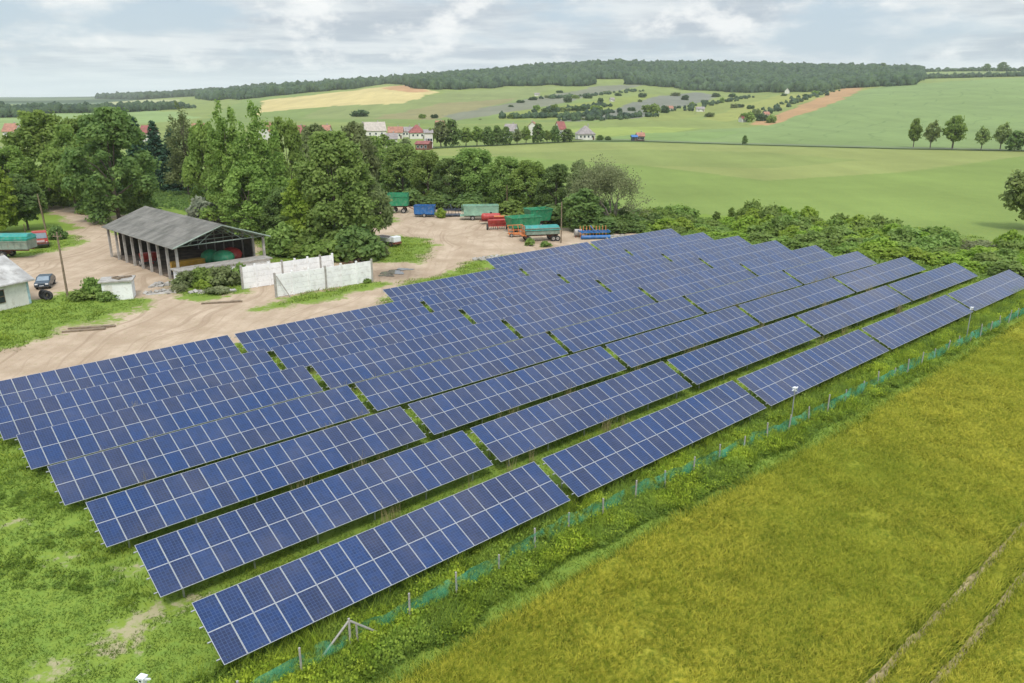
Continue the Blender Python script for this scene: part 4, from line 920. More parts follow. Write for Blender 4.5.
# ------------------------------------------------------------------ buildings
def house(name, loc, L, Wd, eave, ridge, rz, wallm, roofm, label, wins=3, chim=True, hip=False, door=True, cat='house', group=None, front=-1):
    root = empty(name, loc, rz); tag(root, label, cat, group)
    m = MB(); m.box(0, 0, eave / 2 - .4, L, Wd, eave + .8)
    if not hip:
        for sx in (-1, 1):
            x0 = sx * L / 2; x1 = sx * (L / 2 - .25)
            m.poly([(x1, -Wd / 2, eave), (x1, Wd / 2, eave), (x1, 0, ridge - .08)], [(x0, -Wd / 2, eave), (x0, Wd / 2, eave), (x0, 0, ridge - .08)])
    m.build('wall', wallm, root)
    m = MB(); o_ = .45; th = .18; dz = o_ * (ridge - eave) / (Wd / 2); rl = (L / 2 + .4) if not hip else L / 2 - Wd * .42
    for s in (-1, 1):
        y1 = s * (Wd / 2 + o_); b_ = [(-L / 2 - .4, y1, eave - dz), (L / 2 + .4, y1, eave - dz), (rl, 0, ridge), (-rl, 0, ridge)]
        m.poly([(x, y, z + th) for x, y, z in b_], b_)
    if hip:
        for s in (-1, 1):
            x1 = s * (L / 2 + .4); b_ = [(x1, -Wd / 2 - o_, eave - dz), (x1, Wd / 2 + o_, eave - dz), (s * rl, 0, ridge)]
            m.poly([(x, y, z + th) for x, y, z in b_], b_)
    ro = m.build('roof', roofm, root)
    if chim: m = MB(); m.box(L * .18, Wd * .1, ridge + .1, .6, .6, 1.7); m.build('chimney', M['concrete'], ro)
    for i in range(wins):
        x = -L / 2 + L * (i + .7) / (wins + .4); m = MB(); m.box(0, 0, 0, 1.15, .06, 1.3); w_ = m.build('window', M['white'], root); w_.location = (x, front * (Wd / 2 + .02), eave * .55)
        m = MB(); m.box(0, front * .035, 0, .95, .02, 1.1); m.build('pane', M['glassdark'], w_)
    if door:
        m = MB(); m.box(L / 2 - .9, front * (Wd / 2 + .025), 1.0, .95, .05, 2.0); m.build('door', M['brown'], root)
    return root
def vh(u, v, wpx, dpx_m, eave, ridge, rz, wm, rm, label, **k):
    p = far(u, v); L = wpx * depth(p.y, p.z) / F
    return house('village_house', p, L, dpx_m, eave, ridge, R(rz), M[wm], M[rm], label, cat='house', **k)
vh(375, 137.5, 20, 9, 4.2, 8.6, 18, 'render', 'beigeroof', 'large pale barn like house with a beige roof at the left of the village')
vh(364, 136.5, 9, 8, 4, 7.6, 80, 'render', 'greyroof', 'narrow gabled grey roofed house left of the pale barn')
vh(396, 138.5, 14, 8, 3.6, 6.4, 4, 'render', 'terracotta', 'orange roofed house next to the pale barn')
vh(417, 138.5, 15, 9, 3.6, 7.4, 12, 'render', 'redroof', 'white walled house with a dark red hip roof', hip=True)
vh(408, 137, 10, 8, 3.4, 5.6, 0, 'render', 'greyroof', 'grey roofed house between the orange roof and the dark red roof')
vh(424, 149.5, 13, 7, 2.6, 3.6, -10, 'redbrown', 'redroof', 'low red brick shed in front of the village')
vh(428.5, 148, 8, 7, 7.0, 8.2, 10, 'render', 'greyroof', 'tall pale two storey block beside the olive tree of the village')
vh(392, 147, 11, 7, 4.0, 6.2, 8, 'render', 'greyroof', 'grey house half hidden by trees below the orange roof')
vh(440, 134, 8, 8, 4, 8, 12, 'render', 'terracotta', 'orange roof peeking over the first tall trees of the village')
vh(511, 137.5, 11, 9, 4, 7.5, -15, 'white', 'greyroof', 'light grey roofed house behind the village tree line')
vh(533, 135.5, 6, 8, 4.5, 8, 75, 'render', 'terracotta', 'small orange gable behind the village tree line')
vh(560, 136.5, 7, 8, 4.5, 8.5, 20, 'render', 'redroof', 'pinkish red gable just left of the farmhouse')
vh(585, 139.5, 17, 11, 3.2, 7.4, 4, 'render', 'greyroof', 'white farmhouse with a grey brown pyramid roof at the right end of the village', hip=True, wins=4)
vh(640, 140.8, 7, 6, 2.6, 4.2, 0, 'redbrown', 'terracotta', 'small reddish hut beside the country road')
vh(634, 141, 5, 5, 2.2, 3.0, 0, 'darkblue', 'blue', 'small dark blue hut beside the reddish one by the country road', chim=False, wins=0)
vh(612, 101.5, 4, 5, 2.6, 4.6, 20, 'render', 'greyroof', 'tiny white cottage high on the vineyard slope', chim=False, wins=1)
vh(537, 96, 5, 5, 2.6, 4.2, 0, 'render', 'greyroof', 'tiny white hut at the upper left of the vineyards', chim=False, wins=1)
vh(669, 111, 7, 6, 3, 5.2, 5, 'render', 'terracotta', 'pinkish cottage on the hillside right of the vineyard', wins=2)
vh(700, 111.6, 8, 6, 2.8, 4.8, -5, 'render', 'greyroof', 'pale long cottage in the middle of the hillside', wins=2)
vh(743, 122, 6, 7, 3, 5.5, 10, 'render', 'redroof', 'white cottage with red roof beside the hillside tree clump', wins=2)
vh(787, 93.6, 6, 7, 4, 8, 70, 'render', 'greyroof', 'small white gabled cottage high on the right hillside', wins=1)
vh(766, 117, 5, 6, 2.6, 4.6, 0, 'render', 'terracotta', 'tiny brown roofed hut behind the hillside tree clump', wins=1)
vh(101, 141, 10, 9, 4, 8, 8, 'render', 'terracotta', 'orange roof far behind the tall rounded trees on the left')
vh(75, 139, 11, 9, 4, 8.6, -8, 'render', 'terracotta', 'orange roof showing between the left tree tops')
vh(14, 138, 12, 9, 4, 8, 4, 'render', 'terracotta', 'pinkish orange roof low above the trees at the far left')
vh(150, 141, 12, 9, 4, 8, 0, 'render', 'redroof', 'red roof showing behind the spruces')
vh(200, 141, 11, 9, 4, 9, 10, 'render', 'terracotta', 'pale orange roof behind the slender poplar')
vh(268, 140, 10, 9, 4.5, 9.5, 60, 'render', 'terracotta', 'orange gable right of the tall poplars')
vh(300, 140, 12, 9, 4, 7.6, 10, 'render', 'redroof', 'dull red roof behind the olive grey tree')
vh(326, 140, 10, 9, 4, 7.8, 0, 'render', 'terracotta', 'brownish orange roof above the big light tree')
def striped(u, v):
    p = at(u, v); house('workshop_building', p, 12, 7, 3.2, 5.4, R(5), M['white_wall'], M['redroof'], 'building with a red roof half hidden by trees at the left edge', wins=4, cat='building')
striped(-4, 166)
# long low farm building cut by the left edge
A = at(30, 303); root = empty('farm_building', (A.x, A.y, 0), R(50) ); tag(root, 'white farm building with a worn grey roof and dark window at the left edge', 'building')
# local x runs back along the gable end, local -y... wall seen by the camera runs to the left
A = at(31.5, 303.5); root.location = (A.x, A.y, 0); root.rotation_euler = (0, 0, R(64))
Lw, Dp, ev, rg = 14., 8.5, 3.0, 5.1
m = MB(); m.box(-Lw / 2, Dp / 2, ev / 2 - .2, Lw, Dp, ev + .4)
m.poly([(-.25, 0, ev), (-.25, Dp, ev), (-.25, Dp / 2, rg - .1)], [(0, 0, ev), (0, Dp, ev), (0, Dp / 2, rg - .1)])
m.build('wall', M['white_wall'], root)
m = MB()
for s in (0, 1):
    y1 = -.5 if s == 0 else Dp + .5; zl = ev - .5 * (rg - ev) / (Dp / 2); b_ = [(-Lw - .4, y1, zl), (.55, y1, zl), (.55, Dp / 2, rg), (-Lw - .4, Dp / 2, rg)]
    m.poly([(x, y, z + .12) for x, y, z in b_], b_)
wr = simple('worn_sheet_roof', (.42, .41, .39), .85, var=.3, scale=.5, dirt=(.22, .20, .18), dirtamt=.7)
rf = m.build('roof', wr, root)
m = MB(); m.box(.015, .12, ev / 2, .03, .3, ev - .1); m.box(-.1, -.015, ev / 2, .24, .03, ev - .1); m.build('corner_trim', simple('pale_blue_paint', (.35, .50, .55), .7), root)
m = MB(); m.box(.5, -.45, ev - .28, .1, .1, .1); m.cyl((-Lw, -.52, ev - .25), (.6, -.52, ev - .25), .07, .07, 6); m.build('gutter', M['concrete'], root)
m = MB(); m.box(-3.6, -.03, 1.55, 1.5, .08, 1.5); w_ = m.build('window', M['brown'], root)
for dx in (-.36, .36):
    for dz_ in (-.36, .36): m = MB(); m.box(-3.6 + dx, -.08, 1.55 + dz_, .6, .02, .6); m.build('pane', M['glassdark'], w_)
# small outhouse
p = at(117, 302); root = empty('outhouse', (-46.6, 90.9, 0), R(18)); tag(root, 'small white outhouse with a flat debris covered roof beside the gravel', 'outhouse')
m = MB(); m.box(0, 0, 1.05, 3.2, 2.3, 2.2); m.build('wall', M['white_concrete'], root)
m = MB(); m.box(-.05, .1, 2.24, 3.7, 3.0, .16); m.box(-1.3, -.3, 2.33, .9, .6, .05, rz=.4); ro = m.build('roof', M['concrete'], root)
for i, (x, y, a) in enumerate(((.6, .2, .3), (-.3, .5, 1.2), (1.1, .5, .7), (.1, -.3, 2.2))):
    m = MB(); m.box(x, y, 2.42, .9, .35, .18, rz=a, ry=.1); m.build('debris', M['wood'], ro)
m = MB(); m.box(-.9, -1.16, 1.0, .8, .04, 1.7); m.build('door', M['white_wall'], root)
# ------------------------------------------------------------------ open shed
sh = empty('open_shed', (-42.7, 98.9, 0), R(135)); tag(sh, 'long open sided farm shed with a grey corrugated roof on concrete posts', 'shed')
Ls, Ws, E_, RG = 24.0, 12.0, 4.5, 6.7     # local +x runs back along the shed, local -y runs across the gable to the right
for i in range(9):
    for y in (0, -Ws):
        m = MB(); m.box(i * Ls / 8, y, E_ / 2, .28, .28, E_); m.build('post', M['concrete'], sh)
rm = bpy.data.materials.new('corrugated_roof'); rm.use_nodes = True; t = NT(rm.node_tree); b = t.n['Principled BSDF']; co = t.node('ShaderNodeTexCoord').outputs['Object']
n = t.noise(t.mapping(co, (.5, .12, 1)), 1.2, 6, .65); n2 = t.noise(co, 3, 4)
s3 = t.node('ShaderNodeSeparateXYZ', {0: co}); bandy = t.math('SINE', t.math('MULTIPLY', s3.outputs[1], 3.2)); sheet = t.math('SINE', t.math('MULTIPLY', s3.outputs[0], 34.))
cc = t.mix(t.ramp(n, .3, .7), (.105, .10, .085, 1), (.225, .21, .185, 1)); cc = t.mix(t.ramp(n2, .5, .75, 0, .4), cc, (.20, .21, .15, 1)); cc = t.mix(t.ramp(bandy, .9, 1., 0, .35), cc, (.10, .10, .09, 1))
t.put(b.inputs['Base Color'], cc); b.inputs['Roughness'].default_value = .85; t.put(b.inputs['Normal'], t.node('ShaderNodeBump', {'Strength': .5, 'Distance': .05, 'Height': sheet}).outputs[0])
m = MB(); ov = .7; dz = ov * (RG - E_) / (Ws / 2)
for s in (0, 1):
    y1 = ov if s == 0 else -Ws - ov; b_ = [(-.9, y1, E_ + .2 - dz), (Ls + .6, y1, E_ + .2 - dz), (Ls + .6, -Ws / 2, RG + .2), (-.9, -Ws / 2, RG + .2)]
    m.poly([(x, y, z + .07) for x, y, z in b_], b_)
m.build('roof', rm, sh)
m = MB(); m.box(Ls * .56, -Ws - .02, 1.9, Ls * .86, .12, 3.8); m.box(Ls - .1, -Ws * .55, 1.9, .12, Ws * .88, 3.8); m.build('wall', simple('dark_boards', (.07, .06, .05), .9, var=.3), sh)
m = MB(); m.box(Ls / 2, -Ws / 2, .06, Ls + .4, Ws - .3, .06); m.build('floor', simple('shade_toned_floor', (.14, .105, .075), .95, var=.4, scale=.6), sh)  # soil floor coloured dark to stand in for the shade under the roof
for i in range(9):      # trusses
    x = i * Ls / 8 + (.001 if i else 0); m = MB(); y0, y1, yc = 0, -Ws, -Ws / 2
    m.cyl((x, y0, E_ + .08), (x, y1, E_ + .08), .07); m.cyl((x, y0, E_ + .12), (x, yc, RG + .05), .08); m.cyl((x, y1, E_ + .12), (x, yc, RG + .05), .08)
    for f in (.25, .5): 
        zt = E_ + .1 + (RG - E_) * (f * 2) * .98
        m.cyl((x, y0 - Ws * f * .5 - (0 if f < .4 else 0), E_ + .08), (x, -Ws * f, zt - .05 if f < .5 else RG), .05); m.cyl((x, -Ws + Ws * f * .5, E_ + .08), (x, -Ws * (1 - f), zt - .05 if f < .5 else RG - .02), .05)
    m.build('truss', M['green_steel'], sh)
m = MB()
for y in (.05, -Ws - .05): m.box(Ls / 2, y, E_ + .02, Ls, .14, .22)
m.cyl((-.85, ov, E_ + .05), (-.85, -Ws / 2, RG + .12), .09); m.cyl((-.85, -Ws - ov, E_ + .05), (-.85, -Ws / 2, RG + .12), .09)
m.build('fascia', M['green_steel'], sh)
# bunker slab in front of the gable
bk = empty('concrete_bunker', (-41.9, 97.3, 0), R(44)); tag(bk, 'low concrete bunker with a flat grey top in front of the open shed gable', 'bunker')
m = MB(); m.box(6.2, 1.1, .85, 12.4, 2.0, 1.7); m.build('wall', M['white_concrete'], bk)
m = MB(); m.box(6.2, 1.1, 1.79, 12.9, 2.5, .16); m.box(5.2, 1.0, 1.885, 4.2, 1.9, .02); m.build('slab', M['concrete'], bk)
# white precast walls
def cwall(name, a, b_, h, n, label):
    a = Vector(a); b_ = Vector(b_); d = b_ - a; L = d.length; root = empty(name, (a.x, a.y, 0), math.atan2(d.y, d.x)); tag(root, label, 'wall', 'white precast concrete walls')
    for i in range(n + 1):
        m = MB(); m.box(i * L / n, -.02, (h + .25) / 2, .2, .26, h + .25, ry=.0); m.build('post', M['concrete'] if i % 3 == 0 else M['white_concrete'], root)
    rows_ = 4
    for i in range(n):
        m = MB()
        for j in range(rows_): m.box((i + .5) * L / n, 0, (j + .5) * h / rows_ + .02, L / n - .2, .09, h / rows_ - .025)
        m.build('panel', M['white_concrete'], root)
    return root
cwall('concrete_wall', (-33.4, 95.2, 0), (-23.9, 103.2, 0), 2.75, 7, 'white precast concrete wall standing further back, its left end toward the shed')
wb = cwall('concrete_wall', (-28.1, 91.2, 0), (-18.1, 99.6, 0), 2.7, 6, 'nearer white precast concrete wall with grass at its foot and a slanted brace at its left end')
m = MB(); m.cyl((.1, -.3, 2.6), (1.3, -1.0, .0), .07); m.build('brace', M['concrete'], wb)
# ------------------------------------------------------------------ poles
def pole(u, v, vt, lean, label, arm=True, r=.14, mat='wood', name='utility_pole'):
    p = at(u, v); h = zat(p.y, vt); root = empty(name, p); tag(root, label, 'pole')
    m = MB(); m.cyl((0, 0, -.1), (lean * h, 0, h), r, r * .7); m.build('shaft', M[mat], root)
    if arm: m = MB(); m.box(lean * h, 0, h - .5, 1.1, .1, .1); m.cyl((lean * h - .4, 0, h - .45), (lean * h - .4, 0, h - .2), .04); m.cyl((lean * h + .4, 0, h - .45), (lean * h + .4, 0, h - .2), .04); m.build('crossarm', M['wood'], root)
    return root
pole(68, 298, 232, -.0, 'leaning wooden utility pole with grey top standing on the lawn edge by the car', arm=True)
pole(46, 231, 194, -.06, 'pale wooden pole leaning left behind the red lorry', arm=False)
pole(45.6, 229, 206, -.02, 'shorter reddish prop pole beside the pale leaning pole behind the lorry', arm=False, mat='brown')
pole(507, 214, 185, .0, 'dark slim pole behind the red machines', arm=False, r=.12, mat='brown')
pole(561, 243, 202, .0, 'pale slim pole standing right of the teal trailers', arm=False, r=.12)
pole(26, 236, 224, .0, 'short reddish post under the small dark tree', arm=False, r=.1, mat='brown')
def cctv(p, h, rz, label, big=.68):
    root = empty('security_camera', p, rz); tag(root, label, 'camera pole')
    m = MB(); m.cyl((0, 0, -.05), (0, 0, h), .045, .04); m.build('shaft', M['steel'], root)
    m = MB(); m.taper(-.14 * big, .14 * big, -.12 * big, .12 * big, h, h + .42 * big, .06, .06, .05); hd = m.build('housing', M['white'], root)
    m = MB(); m.box(.34 * big, 0, h + .32 * big, .34 * big, .08 * big, .08 * big, ry=-.3); m.box(-.3 * big, 0, h + .16 * big, .3 * big, .08 * big, .06 * big, ry=-.25); m.build('bracket', M['white'], hd)
    m = MB(); m.cyl((0, -.19 * big, h + .25 * big), (0, -.155 * big, h + .25 * big), .06 * big); m.build('lens', M['glassdark'], hd)
p = at(791, 423); cctv((p.x, p.y, 0), zat(p.y, 391) , .6, 'white camera head on a slim pole before the middle of the front row')
p = at(966, 340); cctv((p.x, p.y, 0), zat(p.y, 310) , .6, 'white camera head on a slim pole near the far right end of the front row')
p = at(148, 712); cctv((p.x, p.y, 0), zat(p.y, 683), -.3, 'white camera head rising from the grass at the bottom left edge', .75)
# ------------------------------------------------------------------ vehicles and machines
def wheel(parent, x, y, z, r, w_, rimm='rim', ax='y'):
    m = MB(); d = Vector((0, w_ / 2, 0)) if ax == 'y' else Vector((w_ / 2, 0, 0)); c = Vector((x, y, z))
    wb_ = MB(); wb_.cyl(c - d, c + d, r, r, 18); o = wb_.build('wheel', M['rubber'], parent)
    m.cyl(c - d * 1.08, c + d * 1.08, r * .55, r * .55, 14); rm_ = m.build('rim', M[rimm], o)
    m2 = MB(); m2.cyl(c - d * 1.2, c + d * 1.2, r * .16, r * .16, 8); m2.build('hub', M['brown'], o) if r > .3 else m2.bm.free()
def trailer(u, v, L, Wd, zb, ht, rz, bodym, chm, label, flare=.12, ribs=8, tarp=None, wx=(.22, .78), wr=.48, cat='trailer', upper=None, name='farm_trailer', draw=1, frames=None):
    p = at(u, v) if v is not None else u
    root = empty(name, (p.x, p.y, 0), R(rz)); tag(root, label, cat)
    m = MB(); x0, x1, y1 = -L / 2, L / 2, Wd / 2; z1 = zb + ht; th = .06
    bot = [(x0, -y1), (x1, -y1), (x1, y1), (x0, y1)]
    def ring(f, z, ins): return [((a + math.copysign(flare * f - ins, a)), (b_ + math.copysign(flare * f - ins, b_)), z) for a, b_ in bot]
    R0, R1 = ring(0, zb, 0), ring(1, z1, 0); r1, r0 = ring(1, z1, .07), ring(0, zb + .08, .07)
    B = m.bm; vs = [[B.verts.new(q) for q in rr] for rr in (R0, R1, r1, r0)]
    for k in range(3):
        for i in range(4): B.faces.new((vs[k][i], vs[k][(i + 1) % 4], vs[k + 1][(i + 1) % 4], vs[k + 1][i]))
    B.faces.new(vs[0][::-1]); B.faces.new(vs[3])
    for i in range(ribs + 1):
        x = x0 + i * L / ribs
        for s in (-1, 1): m.box(x, s * (y1 + flare * .5 + .03), zb + ht / 2, .08, .07, ht * .98, rx=-s * math.atan2(flare, ht))
    for s in (-1, 1): m.box(0, s * (y1 + flare + .02), z1 - .04, L + 2 * flare, .1, .1)
    m.build('body', M[bodym], root)
    if upper:
        m = MB(); e = flare + .02
        for s in (-1, 1): m.box(0, s * (y1 + e - .05), z1 + .32, L + .1, .05, .6)
        for s in (-1, 1): m.box(s * (x1 + e - .05), 0, z1 + .32, .05, Wd + .1, .6)
        m.build('sideboard', M[upper], root)
    if tarp:
        m = MB(); zt = z1 + (.62 if upper else 0); n = 5
        lo = [(x0 - .2, -y1 - .22, zt - .35), (x1 + .2, -y1 - .22, zt - .35), (x1 + .2, y1 + .22, zt - .35), (x0 - .2, y1 + .22, zt - .35)]
        hi = [(x0, -y1 * .5, zt + .28), (x1, -y1 * .5, zt + .28), (x1, y1 * .5, zt + .28), (x0, y1 * .5, zt + .28)]; m.poly(hi, lo); m.build('tarpaulin', M[tarp], root)
    m = MB()
    for s in (-1, 1): m.box(0, s * Wd * .28, zb - .14, L * .98, .12, .22)
    for f in wx: m.cyl((x0 + f * L, -y1, wr), (x0 + f * L, y1, wr), .07); m.box(x0 + f * L, 0, (zb - .2 + wr) / 2, .3, Wd * .5, max(.05, zb - .2 - wr + .1))
    m.build('chassis', M[chm], root)
    for f in wx:
        for s in (-1, 1): wheel(root, x0 + f * L, s * (y1 - .05), wr, wr, .3)
    if draw:
        m = MB(); e = draw * (x1 if draw > 0 else x1); xx = x1 if draw > 0 else x0
        m.cyl((xx, -.35, zb - .2), (xx + draw * 1.5, 0, .45), .05); m.cyl((xx, .35, zb - .2), (xx + draw * 1.5, 0, .45), .05); m.build('drawbar', M[chm], root)
    if frames:
        for sx in frames[1]:
            m = MB(); xx = sx * (x1 + .35); hh = frames[2]
            for s in (-1, -.33, .33, 1): m.cyl((xx, s * y1, zb), (xx, s * y1, zb + hh), .05)
            for f in (.35, 1): m.cyl((xx, -y1, zb + hh * f), (xx, y1, zb + hh * f), .05)
            m.box(xx, 0, zb - .05, .8, Wd, .12); m.build('end_rack', M[frames[0]], root)
    return root
trailer(399, 212.5, 3.9, 2.3, 1.45, 1.9, 0, 'green', 'redbrown', 'high sided green grain trailer on a red brown chassis under the trees', upper='green', ribs=4, wx=(.28, .78), wr=.5)
trailer(425, 216.5, 3.9, 2.2, .55, 1.7, -2, 'blue', 'darkblue', 'low blue box trailer beside the high green grain trailer', ribs=6, wx=(.5,), wr=.38)
trailer(481, 219.5, 6.6, 2.4, .9, 1.9, 4, 'palegreen', 'greygreen', 'long faded pale green trailer with open rear frame in front of the trees', ribs=9, wx=(.25, .75), wr=.45, frames=('palegreen', (-1,), 1.8), draw=1)
trailer(-4, 257.5, 11.0, 2.5, 1.35, 1.3, 3, 'greygreen', 'redbrown', 'long trailer with a bright teal tarpaulin cut by the left edge', tarp='tealtarp', upper='teal', ribs=12, wx=(.12, .52, .66), wr=.55, draw=0)
trailer(523, 232, 5.0, 2.3, .9, 1.9, 24, 'green', 'redbrown', 'green funnel sided trailer behind the yellow rack', flare=.45, ribs=5, wx=(.3, .7), wr=.45, draw=0)
trailer(538, 227.5, 3.6, 2.2, 1.3, 2.2, 24, 'green', 'redbrown', 'taller green hopper trailer against the trees', flare=.5, ribs=4, wx=(.5,), wr=.5, draw=0)
trailer(541, 240.5, 5.6, 2.3, 1.15, 1.1, 14, 'greygreen', 'redbrown', 'flat trailer with grey side boards and teal cover, nearest the panels', tarp='tealtarp', ribs=7, wx=(.08, .82, .95), wr=.46, frames=('orange', (-1,), 1.5), draw=0)
def lorry(u, v, rz):
    p = at(u, v); root = empty('lorry', (p.x, p.y, 0), R(rz)); tag(root, 'small red lorry with a grey white windscreen facing the gravel yard', 'lorry')
    m = MB(); m.box(0, .9, .85, 2.1, 5.2, .3); m.build('chassis', M['redbrown'], root)
    m = MB(); m.poly([(-1, -1.2, 2.55), (1, -1.2, 2.55), (1, .3, 2.6), (-1, .3, 2.6)], [(-1.05, -1.65, .7), (1.05, -1.65, .7), (1.05, .3, .7), (-1.05, .3, .7)]); cab = m.build('cab', M['red'], root)
    m = MB(); m.poly([(-.88, -1.27, 2.4), (.88, -1.27, 2.4), (.88, -1.2, 2.4), (-.88, -1.2, 2.4)], [(-.92, -1.49, 1.6), (.92, -1.49, 1.6), (.92, -1.3, 1.6), (-.92, -1.3, 1.6)]); m.build('windscreen', M['windscreen'], cab)
    m = MB()
    for i in range(4): m.box(0, -1.645 + .03 * i, .85 + i * .13, 1.1, .05, .06)
    m.build('grille', M['white'], cab)
    for s in (-1, 1): m = MB(); m.cyl((s * .8, -1.7, .95), (s * .8, -1.55, .95), .13, n=12); m.build('headlight', M['white'], cab)
    m = MB(); m.box(0, -1.72, .62, 2.1, .14, .22, bev=.03); m.build('bumper', M['black'], root)
    m = MB(); m.box(0, 2.0, 1.5, 2.1, 3.0, 1.0); m.build('load_bed', M['redbrown'], root)
    for y in (-.8, 2.6):
        for s in (-1, 1): wheel(root, s * .95, y, .48, .48, .28, ax='x')
lorry(41.5, 247, 32)
def car(u, v, rz):
    p = at(u, v); root = empty('car', (p.x, p.y, 0), R(rz)); tag(root, 'dark blue small hatchback car parked beside the white farm building', 'car')
    prof = [(-1.95, .45), (-1.98, .72), (-1.9, .88), (-1.15, .98), (-.45, 1.38), (1.0, 1.42), (1.75, 1.02), (1.92, .9), (1.95, .45)]      # x forward is negative
    def shell(ins, dz=0): return [(x, ins, z + dz) for x, z in prof]
    m = MB(); n = len(prof); Ls = []
    for y, sc in ((-.82, 0), (-.72, 1), (.72, 1), (.82, 0)):
        Ls.append([m.bm.verts.new((x, y if z < 1.0 or sc else y * .93, z - (.03 if not sc else 0))) for x, z in prof])
    for a, b_ in zip(Ls[:-1], Ls[1:]):
        for i in range(n): m.bm.faces.new((a[i], a[(i + 1) % n], b_[(i + 1) % n], b_[i]))
    m.bm.faces.new(Ls[0][::-1]); m.bm.faces.new(Ls[-1])
    pb = simple('dark_blue_car_paint', (.012, .035, .06), .25, var=.1); M['carblue'] = pb; bd = m.build('body', pb, root)
    m = MB(); m.poly([(-.46, -.62, 1.375), (-.46, .62, 1.375), (-.44, .6, 1.40), (-.44, -.6, 1.40)], [(-1.16, -.7, 1.0), (-1.16, .7, 1.0), (-1.12, .7, 1.02), (-1.12, -.7, 1.02)]); m.build('windscreen', M['windscreen'], bd)
    m = MB(); m.poly([(1.05, -.6, 1.40), (1.05, .6, 1.40), (1.03, .6, 1.42), (1.03, -.6, 1.42)], [(1.7, -.68, 1.06), (1.7, .68, 1.06), (1.66, .68, 1.08), (1.66, -.68, 1.08)]); m.build('rear_window', M['glassdark'], bd)
    for s in (-1, 1):
        m = MB(); m.poly([(-.35, s * .775, 1.33), (.9, s * .775, 1.36), (.9, s * .80, 1.36), (-.35, s * .80, 1.33)], [(-.95, s * .80, .99), (1.5, s * .80, .99), (1.5, s * .835, .99), (-.95, s * .835, .99)]); m.build('side_window', M['glassdark'], bd)
        m = MB(); m.box(-1.955, s * .58, .72, .06, .34, .16, bev=.02); m.build('headlight', M['white'], bd)
    m = MB(); m.box(-1.99, 0, .5, .06, .5, .12); m.build('number_plate', M['white'], bd)
    m = MB(); m.box(-1.97, 0, .42, .12, 1.6, .16, bev=.03); m.build('bumper', M['black'], bd)
    for x in (-1.2, 1.2):
        for s in (-1, 1): wheel(root, x, s * .74, .3, .3, .2)
car(46, 286.5, 108)
# big tyres against the building
for i, (dx, dy, a) in enumerate(((0, 0, .0), (.55, -.35, .2), (1.05, -.75, .35))):
    p = at(33, 300.0); bm = bmesh.new(); V = []; Fq = []; n1_, n2_ = 22, 8
    for a1 in range(n1_):
        for a2 in range(n2_):
            A1, A2 = a1 * 2 * math.pi / n1_, a2 * 2 * math.pi / n2_; rr = .42 + .16 * math.cos(A2); V.append((rr * math.cos(A1), .18 * math.sin(A2), rr * math.sin(A1)))
    for a1 in range(n1_):
        for a2 in range(n2_): Fq.append((a1 * n2_ + a2, ((a1 + 1) % n1_) * n2_ + a2, ((a1 + 1) % n1_) * n2_ + (a2 + 1) % n2_, a1 * n2_ + (a2 + 1) % n2_))
    bm.free(); o = objm('tyre', mesh_np('tyre', V, Fq, M['rubber'], smooth=True)); o.location = (p.x + .9 + dx, p.y + .6 + dy, .56); o.rotation_euler = (-.25, 0, R(-20) + a)
    tag(o, ['old black tractor tyre leaning closest to the white farm building', 'middle of three old tractor tyres beside the farm building', 'outermost old tractor tyre beside the parked car'][i], 'tyre', 'old tractor tyres')
# dark machine between blue box and pale green trailer: a disc cultivator
def cultivator(u, v, rz, label, fm_, tm_, n=7, L=3.4, h=1.7, name='cultivator'):
    p = at(u, v); root = empty(name, (p.x, p.y, 0), R(rz)); tag(root, label, 'farm machine')
    m = MB()
    for y in (-.9, 0, .9): m.box(0, y, h * .55, L, .14, .16)
    for x in (-L / 2, -L / 6, L / 6, L / 2): m.box(x, 0, h * .55 + .1, .14, 2.0, .14)
    m.cyl((0, 0, h * .6), (-L * .1, .8, h), .07); m.cyl((0, -.4, h * .6), (-L * .1, .8, h), .07); m.build('frame', M[fm_], root)
    for i in range(n):
        x = -L / 2 + L * (i + .5) / n; m = MB(); m.cyl((x, .9, h * .55), (x + .05, 1.15, h * .95), .05); m.cyl((x + .05, 1.15, h * .95), (x, .55, .1), .045); m.box(x, .5, .12, .16, .3, .06); m.build('tine', M[tm_], root)
    m = MB(); m.cyl((-L / 2, -1.1, .35), (L / 2, -1.1, .35), .32, n=12); m.build('roller', M[fm_], root)
    return root
cultivator(452, 216, 5, 'dark blue black cultivator with a raised frame left of the pale green trailer', 'darkblue', 'black', n=5, h=2.3)
cultivator(594, 238, 8, 'blue cultivator with a row of orange tines behind the rear panels', 'blue', 'orange', n=9, L=5.0, h=2.0)
# red machines: sprayer tank and red seed drill
def tankmachine(u, v, rz, L, r, mat, label):
    p = at(u, v); root = empty('tank_machine', (p.x, p.y, 0), R(rz)); tag(root, label, 'farm machine'); m = MB()
    z = 1.35; pts = [(-L / 2, r * .55), (-L / 2 + .15, r * .9), (-L / 2 + .5, r), (L / 2 - .5, r), (L / 2 - .15, r * .9), (L / 2, r * .55)]
    V, Fq = tubes([([(x, 0, z) for x, _ in pts], [q for _, q in pts])], 18); o = objm('tank', mesh_np('tank', V, Fq, M[mat], smooth=True), root)
    m.cyl((-L / 2 + .02, 0, z), (L / 2 - .02, 0, z), r * .54, n=16); m.build('tank_end', M[mat], o)
    m = MB(); m.box(0, 0, .62, L * 1.05, 1.1, .16); m.box(-L * .55, 0, .6, .5, .2, .14); m.build('chassis', M['redbrown'], root)
    m = MB(); m.cyl((0, 0, z + r - .03), (0, 0, z + r + .18), .2, n=12); m.build('lid', M['black'], o)
    for s in (-1, 1): wheel(root, 0, s * .75, .5, .5, .3)
    return root
